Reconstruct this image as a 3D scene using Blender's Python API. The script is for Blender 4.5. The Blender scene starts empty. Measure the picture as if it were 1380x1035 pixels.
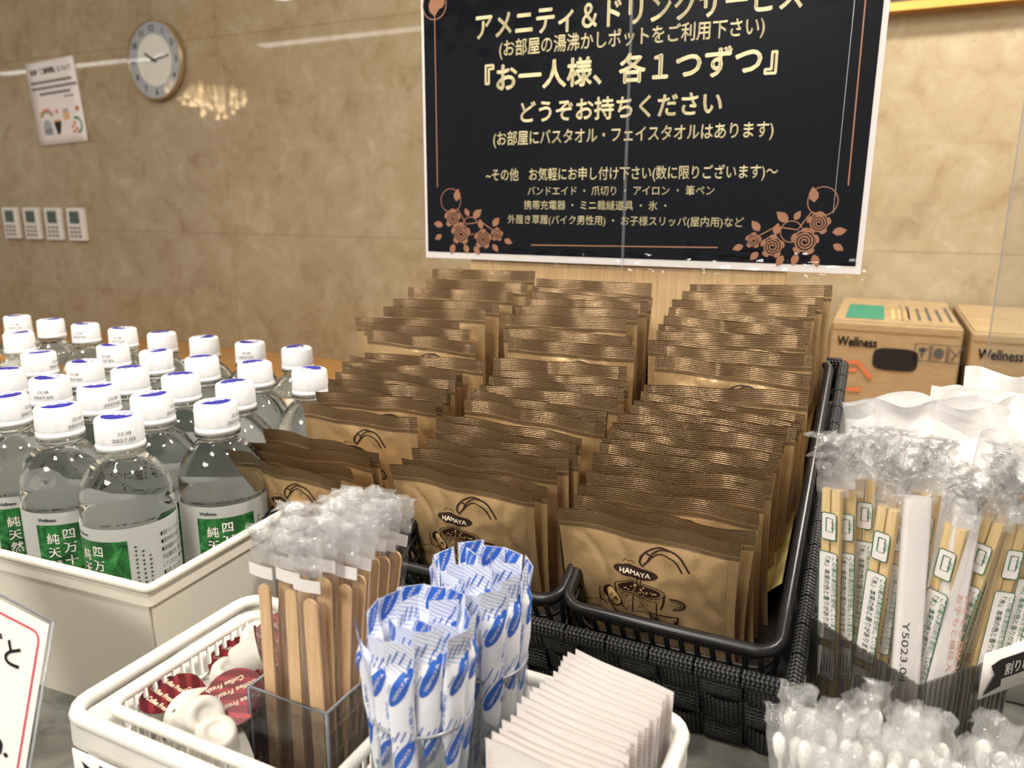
import bpy, bmesh, math, random
from mathutils import Vector, Matrix, noise
random.seed(7)
PI = math.pi
R = math.radians
scene = bpy.context.scene
COL = scene.collection

# ------------------------------------------------------------------ camera, world, lights, exposure
cam_d = bpy.data.cameras.new('camera')
cam_d.sensor_width = 36
cam_d.lens = 36 * 1026 / 1380
cam_d.clip_start = 0.01
cam_d.dof.use_dof = True
cam_d.dof.focus_distance = 0.48
cam_d.dof.aperture_fstop = 11.0
cam = bpy.data.objects.new('camera', cam_d)
COL.objects.link(cam)
yaw, pit, rol = R(25.5), R(13.2), R(-0.3)
F = Vector((-math.sin(yaw) * math.cos(pit), math.cos(yaw) * math.cos(pit), -math.sin(pit)))
R0 = Vector((math.cos(yaw), math.sin(yaw), 0))
U0 = R0.cross(F)
RR = math.cos(rol) * R0 - math.sin(rol) * U0
UU = math.sin(rol) * R0 + math.cos(rol) * U0
cam.matrix_world = Matrix(((RR.x, UU.x, -F.x, 0), (RR.y, UU.y, -F.y, 0), (RR.z, UU.z, -F.z, 0.305), (0, 0, 0, 1)))
scene.camera = cam

world = bpy.data.worlds.new('world')
scene.world = world
world.use_nodes = True
world.node_tree.nodes['Background'].inputs[0].default_value = (1.0, 0.97, 0.93, 1)
world.node_tree.nodes['Background'].inputs[1].default_value = 0.55

def area(name, loc, size, power, color=(1, 0.95, 0.87), target=None):
    d = bpy.data.lights.new(name, 'AREA')
    d.shape = 'DISK'; d.size = size; d.energy = power; d.color = color
    o = bpy.data.objects.new(name, d)
    COL.objects.link(o)
    o.location = loc
    if target is not None:
        o.rotation_euler = (Vector(target) - Vector(loc)).to_track_quat('-Z', 'Y').to_euler()
    return o
area('ceiling_downlight', (-0.40, -0.35, 1.58), 0.30, 26, target=(-0.25, 0.35, 0))
area('ceiling_downlight', (0.45, 0.35, 1.58), 0.20, 20, target=(0.20, 0.50, 0))
area('ceiling_downlight', (-1.15, 0.15, 1.58), 0.26, 14, target=(-0.75, 0.45, 0))
area('ceiling_downlight', (0.40, 1.15, 1.58), 0.25, 58, target=(0.25, 1.8, 0.1))
area('ceiling_downlight', (-0.60, -1.5, 1.58), 0.75, 68, target=(-0.30, 0.40, 0.1))
area('ceiling_downlight', (-3.2, 0.2, 1.58), 0.35, 14, target=(-3.0, 1.9, 0.3))

scene.view_settings.view_transform = 'Standard'
scene.view_settings.look = 'None'
scene.view_settings.exposure = -0.33
scene.view_settings.gamma = 1
scene.view_settings.use_curve_mapping = False
try:
    scene.cycles.transparent_max_bounces = 40
    scene.cycles.max_bounces = 16
    scene.cycles.transmission_bounces = 14
except Exception:
    pass

# ------------------------------------------------------------------ helpers
def srgb(r, g, b):
    f = lambda c: (c / 255 / 12.92) if c / 255 <= 0.04045 else ((c / 255 + 0.055) / 1.055) ** 2.4
    return (f(r), f(g), f(b), 1)

MATS = {}
def mat(name, col, rough=0.5, metal=0.0, spec=0.5, trans=0.0, ior=1.45, emit=0.0, alpha=1.0, coat=0.0, sss=0.0):
    m = bpy.data.materials.new(name)
    m.use_nodes = True
    b = m.node_tree.nodes['Principled BSDF']
    b.inputs['Base Color'].default_value = col
    b.inputs['Roughness'].default_value = rough
    b.inputs['Metallic'].default_value = metal
    b.inputs['Specular IOR Level'].default_value = spec
    b.inputs['Transmission Weight'].default_value = trans
    b.inputs['IOR'].default_value = ior
    b.inputs['Alpha'].default_value = alpha
    b.inputs['Coat Weight'].default_value = coat
    if sss:
        b.inputs['Subsurface Weight'].default_value = sss
        b.inputs['Subsurface Radius'].default_value = (0.004, 0.003, 0.002)
    if emit:
        b.inputs['Emission Color'].default_value = col
        b.inputs['Emission Strength'].default_value = emit
    MATS[name] = m
    return m

class NT:
    """tiny node wiring helper"""
    def __init__(s, m): s.t = m.node_tree; s.b = m.node_tree.nodes.get('Principled BSDF')
    def n(s, typ, **kw):
        x = s.t.nodes.new(typ)
        for k, v in kw.items(): setattr(x, k, v)
        return x
    def l(s, a, b): s.t.links.new(a, b)
    def math(s, op, a, b=None, c=None):
        x = s.n('ShaderNodeMath', operation=op)
        for i, v in enumerate((a, b, c)):
            if v is None: continue
            if isinstance(v, (int, float)): x.inputs[i].default_value = v
            else: s.l(v, x.inputs[i])
        return x.outputs[0]
    def mix(s, fac, a, b):
        x = s.n('ShaderNodeMix', data_type='RGBA')
        for sock, v in ((x.inputs[0], fac), (x.inputs[6], a), (x.inputs[7], b)):
            if isinstance(v, (int, float)): sock.default_value = v
            elif isinstance(v, tuple): sock.default_value = v
            else: s.l(v, sock)
        return x.outputs[2]
    def noise(s, scale, detail=4, vec=None, dist=0.0, rough=0.5):
        x = s.n('ShaderNodeTexNoise')
        x.inputs['Scale'].default_value = scale
        x.inputs['Detail'].default_value = detail
        x.inputs['Distortion'].default_value = dist
        x.inputs['Roughness'].default_value = rough
        if vec is not None: s.l(vec, x.inputs['Vector'])
        return x.outputs['Fac']
    def ramp(s, fac, stops):
        x = s.n('ShaderNodeValToRGB')
        e = x.color_ramp.elements
        e[0].position, e[0].color = stops[0]
        e[1].position, e[1].color = stops[-1]
        for p, c in stops[1:-1]:
            k = e.new(p); k.color = c
        s.l(fac, x.inputs[0])
        return x.outputs[0]
    def bump(s, h, strength=0.3, dist=0.001, to=None):
        x = s.n('ShaderNodeBump')
        x.inputs['Strength'].default_value = strength
        x.inputs['Distance'].default_value = dist
        s.l(h, x.inputs['Height'])
        if to is None and s.b: to = s.b.inputs['Normal']
        if to is not None: s.l(x.outputs[0], to)
        return x.outputs[0]
    def obj(s): return s.n('ShaderNodeTexCoord').outputs['Object']
    def uv(s):
        x = s.n('ShaderNodeSeparateXYZ')
        s.l(s.n('ShaderNodeTexCoord').outputs['UV'], x.inputs[0])
        return x.outputs[0], x.outputs[1]
    def scaled(s, vec, sc):
        x = s.n('ShaderNodeMapping'); s.l(vec, x.inputs[0]); x.inputs['Scale'].default_value = sc
        return x.outputs[0]

def film(name, tint=(1, 1, 1, 1), haze=0.06, base=0.05, gain=0.8, rough=0.12, nscale=120, bump=0.5, hazecol=(0.9, 0.9, 0.9, 1)):
    """thin clear plastic: mostly see-through, glossy at glancing angles, slightly milky"""
    m = bpy.data.materials.new(name); m.use_nodes = True
    t = m.node_tree; t.nodes.clear(); k = NT(m)
    out = k.n('ShaderNodeOutputMaterial')
    tr = k.n('ShaderNodeBsdfTransparent'); tr.inputs[0].default_value = tint
    gl = k.n('ShaderNodeBsdfGlossy'); gl.inputs['Roughness'].default_value = rough
    df0 = k.n('ShaderNodeBsdfDiffuse'); df0.inputs[0].default_value = hazecol
    tl = k.n('ShaderNodeBsdfTranslucent'); tl.inputs[0].default_value = hazecol
    df = k.n('ShaderNodeMixShader'); df.inputs[0].default_value = 0.5; k.l(df0.outputs[0], df.inputs[1]); k.l(tl.outputs[0], df.inputs[2])
    nz = k.noise(nscale, 4, k.obj(), 0.6)
    nb = k.bump(nz, bump, 0.002, gl.inputs['Normal'])
    fr = k.n('ShaderNodeLayerWeight'); fr.inputs['Blend'].default_value = 0.5
    k.l(nb, fr.inputs['Normal'])
    fac = k.math('MINIMUM', k.math('MULTIPLY_ADD', k.math('POWER', fr.outputs['Facing'], 4.0), gain, base), 1.0)
    m1 = k.n('ShaderNodeMixShader'); m1.inputs[0].default_value = haze
    k.l(tr.outputs[0], m1.inputs[1]); k.l(df.outputs[0], m1.inputs[2])
    m2 = k.n('ShaderNodeMixShader'); k.l(fac, m2.inputs[0])
    k.l(m1.outputs[0], m2.inputs[1]); k.l(gl.outputs[0], m2.inputs[2])
    k.l(m2.outputs[0], out.inputs[0])
    MATS[name] = m
    return m

class MB:
    """collects geometry for ONE mesh object"""
    def __init__(s): s.v = []; s.f = []; s.m = []; s.uv = {}
    def add(s, vs, fs, mi=0, X=None, uvs=None):
        o = len(s.v)
        for i, p in enumerate(vs):
            p = Vector(p)
            s.v.append(X @ p if X is not None else p)
            if uvs: s.uv[o + i] = uvs[i]
        for q in fs:
            s.f.append([o + i for i in q]); s.m.append(mi)
    def box(s, lo, hi, mi=0, X=None):
        (a, b, c), (d, e, f) = lo, hi
        vs = [(a, b, c), (d, b, c), (d, e, c), (a, e, c), (a, b, f), (d, b, f), (d, e, f), (a, e, f)]
        s.add(vs, [(0, 3, 2, 1), (4, 5, 6, 7), (0, 1, 5, 4), (1, 2, 6, 5), (2, 3, 7, 6), (3, 0, 4, 7)], mi, X)
    def grid(s, fn, nu, nv, mi=0, X=None, flip=False, closed_u=False, uv=True, su=1.0, sv=1.0):
        vs = []; uvs = []
        for j in range(nv + 1):
            for i in range(nu + (0 if closed_u else 1)):
                vs.append(fn(i / nu, j / nv)); uvs.append((i / nu * su, j / nv * sv))
        w = nu if closed_u else nu + 1
        fs = []
        for j in range(nv):
            for i in range(nu):
                i2 = (i + 1) % w if closed_u else i + 1
                q = (j * w + i, j * w + i2, (j + 1) * w + i2, (j + 1) * w + i)
                fs.append(q[::-1] if flip else q)
        s.add(vs, fs, mi, X, uvs if uv else None)
    def lathe(s, prof, n=32, mi=0, X=None, cap0=True, cap1=True, rfun=None):
        vs = []
        for r, z in prof:
            for i in range(n):
                a = 2 * PI * i / n
                q = r * (rfun(a, z) if rfun else 1)
                vs.append((q * math.cos(a), q * math.sin(a), z))
        fs = []
        for j in range(len(prof) - 1):
            for i in range(n):
                k = (i + 1) % n
                fs.append((j * n + i, j * n + k, (j + 1) * n + k, (j + 1) * n + i))
        if cap0: fs.append(tuple(range(n))[::-1])
        if cap1: fs.append(tuple((len(prof) - 1) * n + i for i in range(n)))
        s.add(vs, fs, mi, X)
    def tube(s, pts, r, n=8, mi=0, closed=False, X=None):
        pts = [Vector(p) for p in pts]
        N = len(pts); vs = []
        prev = None
        for i in range(N):
            a = pts[(i - 1) % N] if (closed or i) else pts[0]
            b = pts[(i + 1) % N] if (closed or i < N - 1) else pts[-1]
            t = (b - a).normalized()
            if prev is None:
                up = Vector((0, 0, 1)) if abs(t.z) < 0.9 else Vector((1, 0, 0))
                x = t.cross(up).normalized()
            else:
                x = (prev - t * prev.dot(t)).normalized()
            prev = x
            y = t.cross(x)
            for k in range(n):
                c = 2 * PI * k / n
                vs.append(pts[i] + (x * math.cos(c) + y * math.sin(c)) * r)
        fs = []
        for i in range(N if closed else N - 1):
            j = (i + 1) % N
            for k in range(n):
                k2 = (k + 1) % n
                fs.append((i * n + k, i * n + k2, j * n + k2, j * n + k))
        if not closed:
            fs.append(tuple(range(n))[::-1]); fs.append(tuple((N - 1) * n + k for k in range(n)))
        s.add(vs, fs, mi, X)
    def stroke(s, pts, w, fn, mi=0, sub=3):
        """flat ink line through 2-D points, every vertex mapped by fn(x, y)"""
        P = []
        for a, b in zip(pts, pts[1:]):
            for k in range(sub): P.append((a[0] + (b[0] - a[0]) * k / sub, a[1] + (b[1] - a[1]) * k / sub))
        P.append(pts[-1])
        vs = []
        for i, p in enumerate(P):
            a = P[max(0, i - 1)]; b = P[min(len(P) - 1, i + 1)]
            dx, dy = b[0] - a[0], b[1] - a[1]; L = math.hypot(dx, dy) or 1
            nx, ny = -dy / L * w / 2, dx / L * w / 2
            vs += [fn(p[0] + nx, p[1] + ny), fn(p[0] - nx, p[1] - ny)]
        fs = [(2 * i, 2 * i + 1, 2 * i + 3, 2 * i + 2) for i in range(len(P) - 1)]
        s.add(vs, fs, mi)
    def disc(s, cx, cy, rx, ry, fn, mi=0, ang=0, n=32, rings=6):
        vs = [fn(cx, cy)]
        ca, sa = math.cos(ang), math.sin(ang)
        for r in range(1, rings + 1):
            for i in range(n):
                a = 2 * PI * i / n
                x, y = rx * r / rings * math.cos(a), ry * r / rings * math.sin(a)
                vs.append(fn(cx + x * ca - y * sa, cy + x * sa + y * ca))
        fs = [(0, 1 + i, 1 + (i + 1) % n) for i in range(n)]
        for r in range(rings - 1):
            for i in range(n):
                k = (i + 1) % n
                fs.append((1 + r * n + i, 1 + (r + 1) * n + i, 1 + (r + 1) * n + k, 1 + r * n + k))
        s.add(vs, fs, mi)
    def rect(s, x0, y0, x1, y1, fn, mi=0, nu=6, nv=6):
        s.grid(lambda u, v: fn(x0 + (x1 - x0) * u, y0 + (y1 - y0) * v), nu, nv, mi, uv=False)
    def text(s, body, x, y, size, fn, mi=0, width=None, align='L', ang=0, bold=0.0):
        vs, fs = text_geo(body, 0.0)
        if bold:
            n0 = len(vs); base, bf = vs, fs; vs, fs = list(vs), list(fs)
            for k_, (ox, oy) in enumerate(((bold, 0), (-bold, 0), (0, bold), (0, -bold))):
                vs += [(p[0] + ox, p[1] + oy) for p in base]; fs += [tuple(q_ + n0 * (k_ + 1) for q_ in q) for q in bf]
        xs = [p[0] for p in vs]; x0, x1 = min(xs), max(xs)
        sx = size if width is None else width / (x1 - x0)
        off = x0 if align == 'L' else ((x0 + x1) / 2 if align == 'C' else x1)
        ca, sa = math.cos(ang), math.sin(ang)
        out = []
        for p in vs:
            a, b = (p[0] - off) * sx, p[1] * size
            out.append(fn(x + a * ca - b * sa, y + a * sa + b * ca))
        s.add(out, fs, mi)
    def build(s, name, mats, parent=None, smooth=True, bevel=0, solid=0):
        me = bpy.data.meshes.new(name)
        me.from_pydata([tuple(p) for p in s.v], [], s.f)
        for m in (mats if isinstance(mats, (list, tuple)) else [mats]): me.materials.append(m)
        me.polygons.foreach_set('material_index', s.m)
        if smooth: me.polygons.foreach_set('use_smooth', [True] * len(s.f))
        if s.uv:
            uvl = me.uv_layers.new(name='UVMap')
            for lp in me.loops:
                uvl.data[lp.index].uv = s.uv.get(lp.vertex_index, (0, 0))
        me.validate()
        o = bpy.data.objects.new(name, me)
        COL.objects.link(o)
        if parent: o.parent = parent
        if solid:
            d = o.modifiers.new('thick', 'SOLIDIFY'); d.thickness = solid; d.offset = 0
        if bevel:
            b = o.modifiers.new('bevel', 'BEVEL'); b.width = bevel; b.segments = 2; b.limit_method = 'ANGLE'; b.angle_limit = R(40)
        return o

TXT = {}
def text_geo(body, bold=0.0):
    k = (body, bold)
    if k not in TXT:
        c = bpy.data.curves.new('text', 'FONT'); c.body = body; c.size = 1; c.offset = bold; c.resolution_u = 3
        o = bpy.data.objects.new('text', c); COL.objects.link(o)
        bpy.context.view_layer.update()
        me = bpy.data.meshes.new_from_object(o.evaluated_get(bpy.context.evaluated_depsgraph_get()))
        TXT[k] = ([tuple(v.co) for v in me.vertices], [tuple(p.vertices) for p in me.polygons])
        bpy.data.objects.remove(o); bpy.data.curves.remove(c); bpy.data.meshes.remove(me)
    return TXT[k]

def rrect(x0, y0, x1, y1, r, z=0, n=5):
    P = []
    for cx, cy, a0 in ((x1 - r, y1 - r, 0), (x0 + r, y1 - r, 90), (x0 + r, y0 + r, 180), (x1 - r, y0 + r, 270)):
        for i in range(n + 1):
            a = R(a0 + 90 * i / n)
            P.append((cx + r * math.cos(a), cy + r * math.sin(a), z))
    return P

def tag(o, label=None, cat=None, group=None, kind=None):
    if label: o['label'] = label
    if cat: o['category'] = cat
    if group: o['group'] = group
    if kind: o['kind'] = kind
    return o
def thing(name, label, cat, loc=(0, 0, 0), rot=(0, 0, 0), group=None):
    o = bpy.data.objects.new(name, None); COL.objects.link(o)
    o.empty_display_size = 0.02
    o.location = loc; o.rotation_euler = rot
    return tag(o, label, cat, group)
def structure(o): o['kind'] = 'structure'; return o
def dup(root, label=None, group=None):
    """a copy of a thing with copies of its parts and sub-parts"""
    r = root.copy(); COL.objects.link(r)
    if label: r['label'] = label
    if group: r['group'] = group
    for ch in list(root.children):
        c = ch.copy(); COL.objects.link(c); c.parent = r
        for g in list(ch.children):
            d = g.copy(); COL.objects.link(d); d.parent = c
    return r
ORD = ['front', 'second', 'third', 'fourth', 'fifth', 'sixth', 'seventh', 'eighth', 'ninth', 'tenth', 'eleventh', 'twelfth', 'thirteenth', 'fourteenth', 'fifteenth', 'sixteenth', 'seventeenth', 'eighteenth', 'nineteenth', 'twentieth', 'twenty-first', 'twenty-second', 'twenty-third', 'twenty-fourth', 'twenty-fifth', 'twenty-sixth']

# ------------------------------------------------------------------ materials
def marble():
    m = mat('polished_marble', (1, 1, 1, 1), 0.03, spec=0.4)
    k = NT(m); o = k.obj()
    n1 = k.noise(2.2, 8, o, 0.9, 0.62); n2 = k.noise(14, 9, o, 0.6, 0.68); n3 = k.noise(60, 5, o, 0.3)
    c1 = k.ramp(n1, [(0.30, srgb(148, 131, 104)), (0.5, srgb(164, 148, 121)), (0.72, srgb(178, 165, 140))])
    c2 = k.ramp(n2, [(0.30, srgb(126, 102, 70)), (0.46, srgb(160, 142, 110)), (0.56, srgb(168, 152, 123)), (0.75, srgb(192, 181, 158))])
    c = k.mix(0.55, c1, c2)
    v = k.n('ShaderNodeTexVoronoi'); v.inputs['Scale'].default_value = 34; k.l(o, v.inputs['Vector'])
    spots = k.ramp(k.math('MULTIPLY', v.outputs['Distance'], n3), [(0.02, (1, 1, 1, 1)), (0.07, (0, 0, 0, 1))])
    c = k.mix(k.math('MULTIPLY', spots, 0.30), c, srgb(132, 96, 58))
    # hairline joints between the slabs
    s = k.n('ShaderNodeSeparateXYZ'); k.l(o, s.inputs[0])
    jx = k.math('LESS_THAN', k.math('ABSOLUTE', k.math('SUBTRACT', k.math('FRACT', k.math('DIVIDE', k.math('ADD', s.outputs[0], 5.08), 0.9)), 0.5)), 0.0022)
    jz = k.math('LESS_THAN', k.math('ABSOLUTE', k.math('SUBTRACT', k.math('FRACT', k.math('DIVIDE', k.math('ADD', s.outputs[2], 0.09), 0.6)), 0.5)), 0.0035)
    c = k.mix(k.math('MULTIPLY', k.math('MAXIMUM', jx, jz), 0.35), c, srgb(120, 96, 66))
    k.l(c, k.b.inputs['Base Color'])
    return m
def wood(name, a, b, scale=(3, 40, 40), rough=0.45):
    m = mat(name, a, rough); k = NT(m)
    n = k.noise(6, 5, k.scaled(k.obj(), scale), 0.4)
    k.l(k.ramp(n, [(0.3, a), (0.7, b)]), k.b.inputs['Base Color'])
    return m
MARBLE = marble()
LEDGE = wood('warm_wood_ledge', srgb(176, 124, 66), srgb(206, 158, 96), (2, 30, 30), 0.35)
PALEWOOD = wood('pale_wood_board', srgb(196, 160, 112), srgb(222, 190, 144), (60, 60, 3))
STICKWOOD = wood('birch_stick', srgb(206, 166, 118), srgb(228, 192, 148), (120, 120, 8), 0.6)
CHOPWOOD = wood('chopstick_wood', srgb(214, 182, 122), srgb(236, 210, 158), (260, 260, 10), 0.6)
WHITEP = mat('white_plastic', srgb(224, 221, 214), 0.35)
BINP = mat('cream_white_plastic', srgb(230, 223, 208), 0.32, spec=0.4)
BLACKP = mat('black_plastic', srgb(24, 24, 26), 0.32)
PAPER = mat('white_paper', srgb(232, 226, 222), 0.75)
INKBLACK = mat('black_ink', srgb(22, 20, 20), 0.6)
INKGREY = mat('grey_ink', srgb(84, 80, 78), 0.6)
INKBLUE = mat('blue_ink', srgb(44, 98, 190), 0.5)
INKNAVY = mat('violet_blue_ink', srgb(46, 46, 150), 0.5)
INKRED = mat('red_ink', srgb(200, 60, 74), 0.5)
INKGREEN = mat('green_ink', srgb(38, 108, 72), 0.5)
INKBROWN = mat('dark_brown_ink', srgb(48, 30, 20), 0.4)
CREAMINK = mat('cream_ink', srgb(244, 232, 206), 0.5)
GOLDINK = mat('pale_gold_ink', srgb(246, 232, 182), 0.4)
COPPERINK = mat('copper_ink', srgb(166, 116, 86), 0.4)
SIGNBLACK = mat('blue_black_print', srgb(12, 14, 22), 0.3, spec=0.1)
k = NT(SIGNBLACK)
GLASSY = film('clear_acrylic', (0.95, 0.965, 0.965, 1), 0.01, 0.035, 0.8, 0.03, 5, 0.0)
SMOKE = film('smoked_acrylic', (0.74, 0.75, 0.77, 1), 0.015, 0.05, 0.8, 0.04, 5, 0.0, (0.3, 0.3, 0.3, 1))
RIBBED = film('grey_ribbed_acrylic', (0.66, 0.65, 0.64, 1), 0.06, 0.09, 0.9, 0.10, 5, 0.0, (0.4, 0.4, 0.4, 1))
RIMACR = mat('acrylic_edge', srgb(150, 152, 156), 0.15, spec=0.6)
WRAP = film('crinkled_clear_film', (1, 1, 1, 1), 0.15, 0.10, 0.5, 0.09, 260, 1.0, (.97,.97,.97,1))
WRAPSOFT = film('smooth_clear_film', (0.995, 0.995, 0.995, 1), 0.03, 0.03, 0.6, 0.14, 90, 0.35, (.97,.97,.97,1))
WRAPWHITE = film('milky_film', (1, 1, 1, 1), 0.20, 0.07, 0.45, 0.08, 200, 1.0, (0.97, 0.97, 0.97, 1))
LAMI = film('laminating_film', (0.99, 0.99, 0.99, 1), 0.0, 0.028, 0.7, 0.05, 26, 0.14)

def water_mat():
    m = mat('bottle_water', (0.985, 1.0, 0.995, 1), 0.0, trans=1.0, ior=1.33)
    return m
WATER = water_mat()
def packet_mat():
    m = mat('gold_brown_foil', srgb(150, 114, 66), 0.30, metal=0.5, spec=0.6)
    k = NT(m); u, v = k.uv()
    fu = k.math('FRACT', k.math('MULTIPLY', u, 98)); fv = k.math('FRACT', k.math('MULTIPLY', v, 90))
    grid = k.math('MAXIMUM', k.math('LESS_THAN', fu, 0.30), k.math('LESS_THAN', fv, 0.30))
    seal = k.math('GREATER_THAN', v, 0.905)
    line = k.math('MULTIPLY', k.math('GREATER_THAN', v, 0.872), k.math('LESS_THAN', v, 0.898))
    n = k.noise(30, 3, k.obj())
    base = k.mix(n, srgb(198, 164, 116), srgb(220, 188, 140))
    c = k.mix(k.math('MULTIPLY', grid, 0.40), base, srgb(122, 88, 52))
    c = k.mix(k.math('MULTIPLY', seal, 0.70), c, srgb(70, 46, 26))  # top seal darkened in the colour to carry the shade between packets
    c = k.mix(k.math('MULTIPLY', line, 0.65), c, srgb(56, 36, 22))
    k.l(c, k.b.inputs['Base Color'])
    # ribbed heat seals: across the top, down both sides
    ribs = k.math('MULTIPLY', k.math('SINE', k.math('MULTIPLY', v, 480)), k.math('GREATER_THAN', v, 0.90))
    side = k.math('MAXIMUM', k.math('LESS_THAN', u, 0.055), k.math('GREATER_THAN', u, 0.945))
    sribs = k.math('MULTIPLY', k.math('SINE', k.math('MULTIPLY', u, 520)), side)
    h = k.math('ADD', k.math('ADD', ribs, sribs), k.math('MULTIPLY', grid, -0.12))
    h2 = k.math('ADD', k.math('MULTIPLY', h, 0.35), k.math('MULTIPLY', k.noise(90, 3, k.obj(), 0.5), 1.6))
    k.bump(h2, 0.5, 0.0008)
    return m
PACK = packet_mat()
def foil_mat():
    m = mat('dark_red_foil', srgb(120, 26, 34), 0.3, metal=0.3)
    k = NT(m)
    w = k.n('ShaderNodeTexWave'); w.inputs['Scale'].default_value = 75; w.bands_direction = 'DIAGONAL'
    k.l(k.obj(), w.inputs['Vector'])
    k.l(k.ramp(w.outputs['Fac'], [(0.55, srgb(88, 14, 24)), (0.75, srgb(124, 34, 42))]), k.b.inputs['Base Color'])
    return m
FOIL = foil_mat()
def forest_mat():
    m = mat('green_forest_print', srgb(40, 130, 60), 0.4)
    k = NT(m); n = k.noise(110, 6, k.obj(), 0.8, 0.65)
    k.l(k.ramp(n, [(0.34, srgb(12, 40, 20)), (0.47, srgb(24, 88, 40)), (0.58, srgb(44, 124, 60)), (0.75, srgb(104, 168, 108))]), k.b.inputs['Base Color'])
    return m
FOREST = forest_mat()
LABELW = mat('white_label_film', srgb(236, 238, 236), 0.35)
k = NT(LABELW)
tl = k.n('ShaderNodeBsdfTranslucent'); tl.inputs[0].default_value = srgb(244, 246, 244)
mx = k.n('ShaderNodeMixShader'); mx.inputs[0].default_value = 0.55
k.l(k.b.outputs[0], mx.inputs[1]); k.l(tl.outputs[0], mx.inputs[2])
k.l(mx.outputs[0], [n for n in LABELW.node_tree.nodes if n.type == 'OUTPUT_MATERIAL'][0].inputs[0])
CAPW = mat('white_cap_plastic', srgb(244, 244, 246), 0.35, sss=0.15)
def strap_mat():
    m = mat('black_woven_strap', srgb(34, 35, 37), 0.45, spec=0.45)
    k = NT(m); u, v = k.uv()
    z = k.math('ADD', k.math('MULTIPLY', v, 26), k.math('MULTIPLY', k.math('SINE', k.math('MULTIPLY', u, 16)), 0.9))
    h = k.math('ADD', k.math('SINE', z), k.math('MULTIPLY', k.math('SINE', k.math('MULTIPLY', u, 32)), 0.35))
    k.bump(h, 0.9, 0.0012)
    k.l(k.ramp(k.math('MULTIPLY_ADD', h, 0.3, 0.5), [(0.15, srgb(16, 16, 17)), (0.65, srgb(64, 65, 66)), (0.95, srgb(120, 121, 122))]), k.b.inputs['Base Color'])  # shade in the grooves and highlights on the ribs painted into the colour
    return m
STRAP = strap_mat()
def stone_mat():
    m = mat('grey_stone', srgb(128, 130, 124), 0.12)
    k = NT(m); n = k.noise(24, 6, k.obj(), 1.2, 0.6)
    k.l(k.ramp(n, [(0.3, srgb(76, 76, 70)), (0.55, srgb(116, 116, 108)), (0.8, srgb(150, 148, 138))]), k.b.inputs['Base Color'])
    return m
STONE = stone_mat()
def carton_mat():
    m = mat('kraft_cardboard', srgb(166, 142, 106), 0.75)
    k = NT(m); n = k.noise(40, 4, k.scaled(k.obj(), (1, 1, 6)))
    k.l(k.ramp(n, [(0.3, srgb(158, 134, 98)), (0.7, srgb(174, 150, 112))]), k.b.inputs['Base Color'])
    return m
CARTON = carton_mat()
def stick_paper():
    m = mat('sugar_stick_paper', srgb(238, 240, 248), 0.55)
    k = NT(m); u, v = k.uv()
    hatch = k.math('MULTIPLY', k.math('GREATER_THAN', v, 0.90), k.math('GREATER_THAN', k.math('SINE', k.math('ADD', k.math('MULTIPLY', u, 60), k.math('MULTIPLY', v, 420))), 0.25))
    c = k.mix(k.math('MULTIPLY', hatch, 0.55), srgb(238, 240, 248), srgb(130, 160, 214))
    k.l(c, k.b.inputs['Base Color'])
    k.bump(k.noise(160, 3, k.obj()), 0.3, 0.001)
    return m
STICKP = stick_paper()
def pearl():
    m = mat('pearly_white_film', srgb(240, 238, 236), 0.22, spec=0.7, sss=0.1)
    k = NT(m); n = k.noise(34, 5, k.obj(), 0.8)
    k.bump(n, 0.55, 0.006)
    return m
PEARL = pearl()
COTTON = mat('soft_white_cotton', srgb(244, 242, 236), 0.9, sss=0.2)
GOLDTRIM = mat('gold_trim', srgb(196, 150, 72), 0.35, metal=0.4)
PELMETM = mat('pale_grey_panel', srgb(206, 202, 202), 0.6)
GREYSPECK = mat('grey_speckle_strip', srgb(132, 118, 112), 0.7)
CEIL = mat('white_ceiling', srgb(226, 218, 204), 0.8)
CARPET = mat('dark_floor', srgb(96, 74, 56), 0.8)
LAMP = mat('strip_light_glow', (1, 0.97, 0.90, 1), 0.5, emit=11.0)
BULB = mat('chandelier_bulb_glow', (1, 0.72, 0.40, 1), 0.5, emit=30)
SILVER = mat('silver_ring', srgb(168, 172, 180), 0.3, metal=0.4)
CLOCKW = mat('clock_face_white', srgb(228, 224, 214), 0.4)
CLOCKGOLD = mat('pale_gold_frame', srgb(164, 142, 108), 0.3, metal=0.4)
LCD = mat('grey_green_screen', srgb(72, 88, 80), 0.2)
SWITCHW = mat('ivory_plastic', srgb(236, 228, 208), 0.4)
TAN = mat('tan_ink', srgb(216, 176, 120), 0.6)
TEALINK = mat('teal_ink', srgb(44, 132, 104), 0.6)
ORANGEINK = mat('faded_orange_ink', srgb(204, 120, 78), 0.7)

# ------------------------------------------------------------------ the room
def slab(name, lo, hi, m, bevel=0):
    b = MB(); b.box(lo, hi); return b.build(name, m, smooth=False, bevel=bevel)
structure(slab('wall_back', (-9.5, 1.9, -0.95), (4.0, 2.0, 1.6), MARBLE))
structure(slab('floor', (-9.5, -4, -1.0), (4.0, 2.0, -0.95), CARPET))
structure(slab('ceiling', (-9.5, -4, 1.6), (4.0, 2.0, 1.7), CEIL))
# pelmet over the right part of the wall: pale panel, speckled strip, gold edge
structure(slab('trim_1', (-0.30, 1.86, 0.696), (4.0, 1.8999, 0.712), GOLDTRIM))
structure(slab('trim_2', (-0.30, 1.865, 0.712), (4.0, 1.8999, 0.722), GREYSPECK))
structure(slab('trim_3', (-0.30, 1.855, 0.722), (4.0, 1.8999, 0.95), PELMETM))

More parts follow.
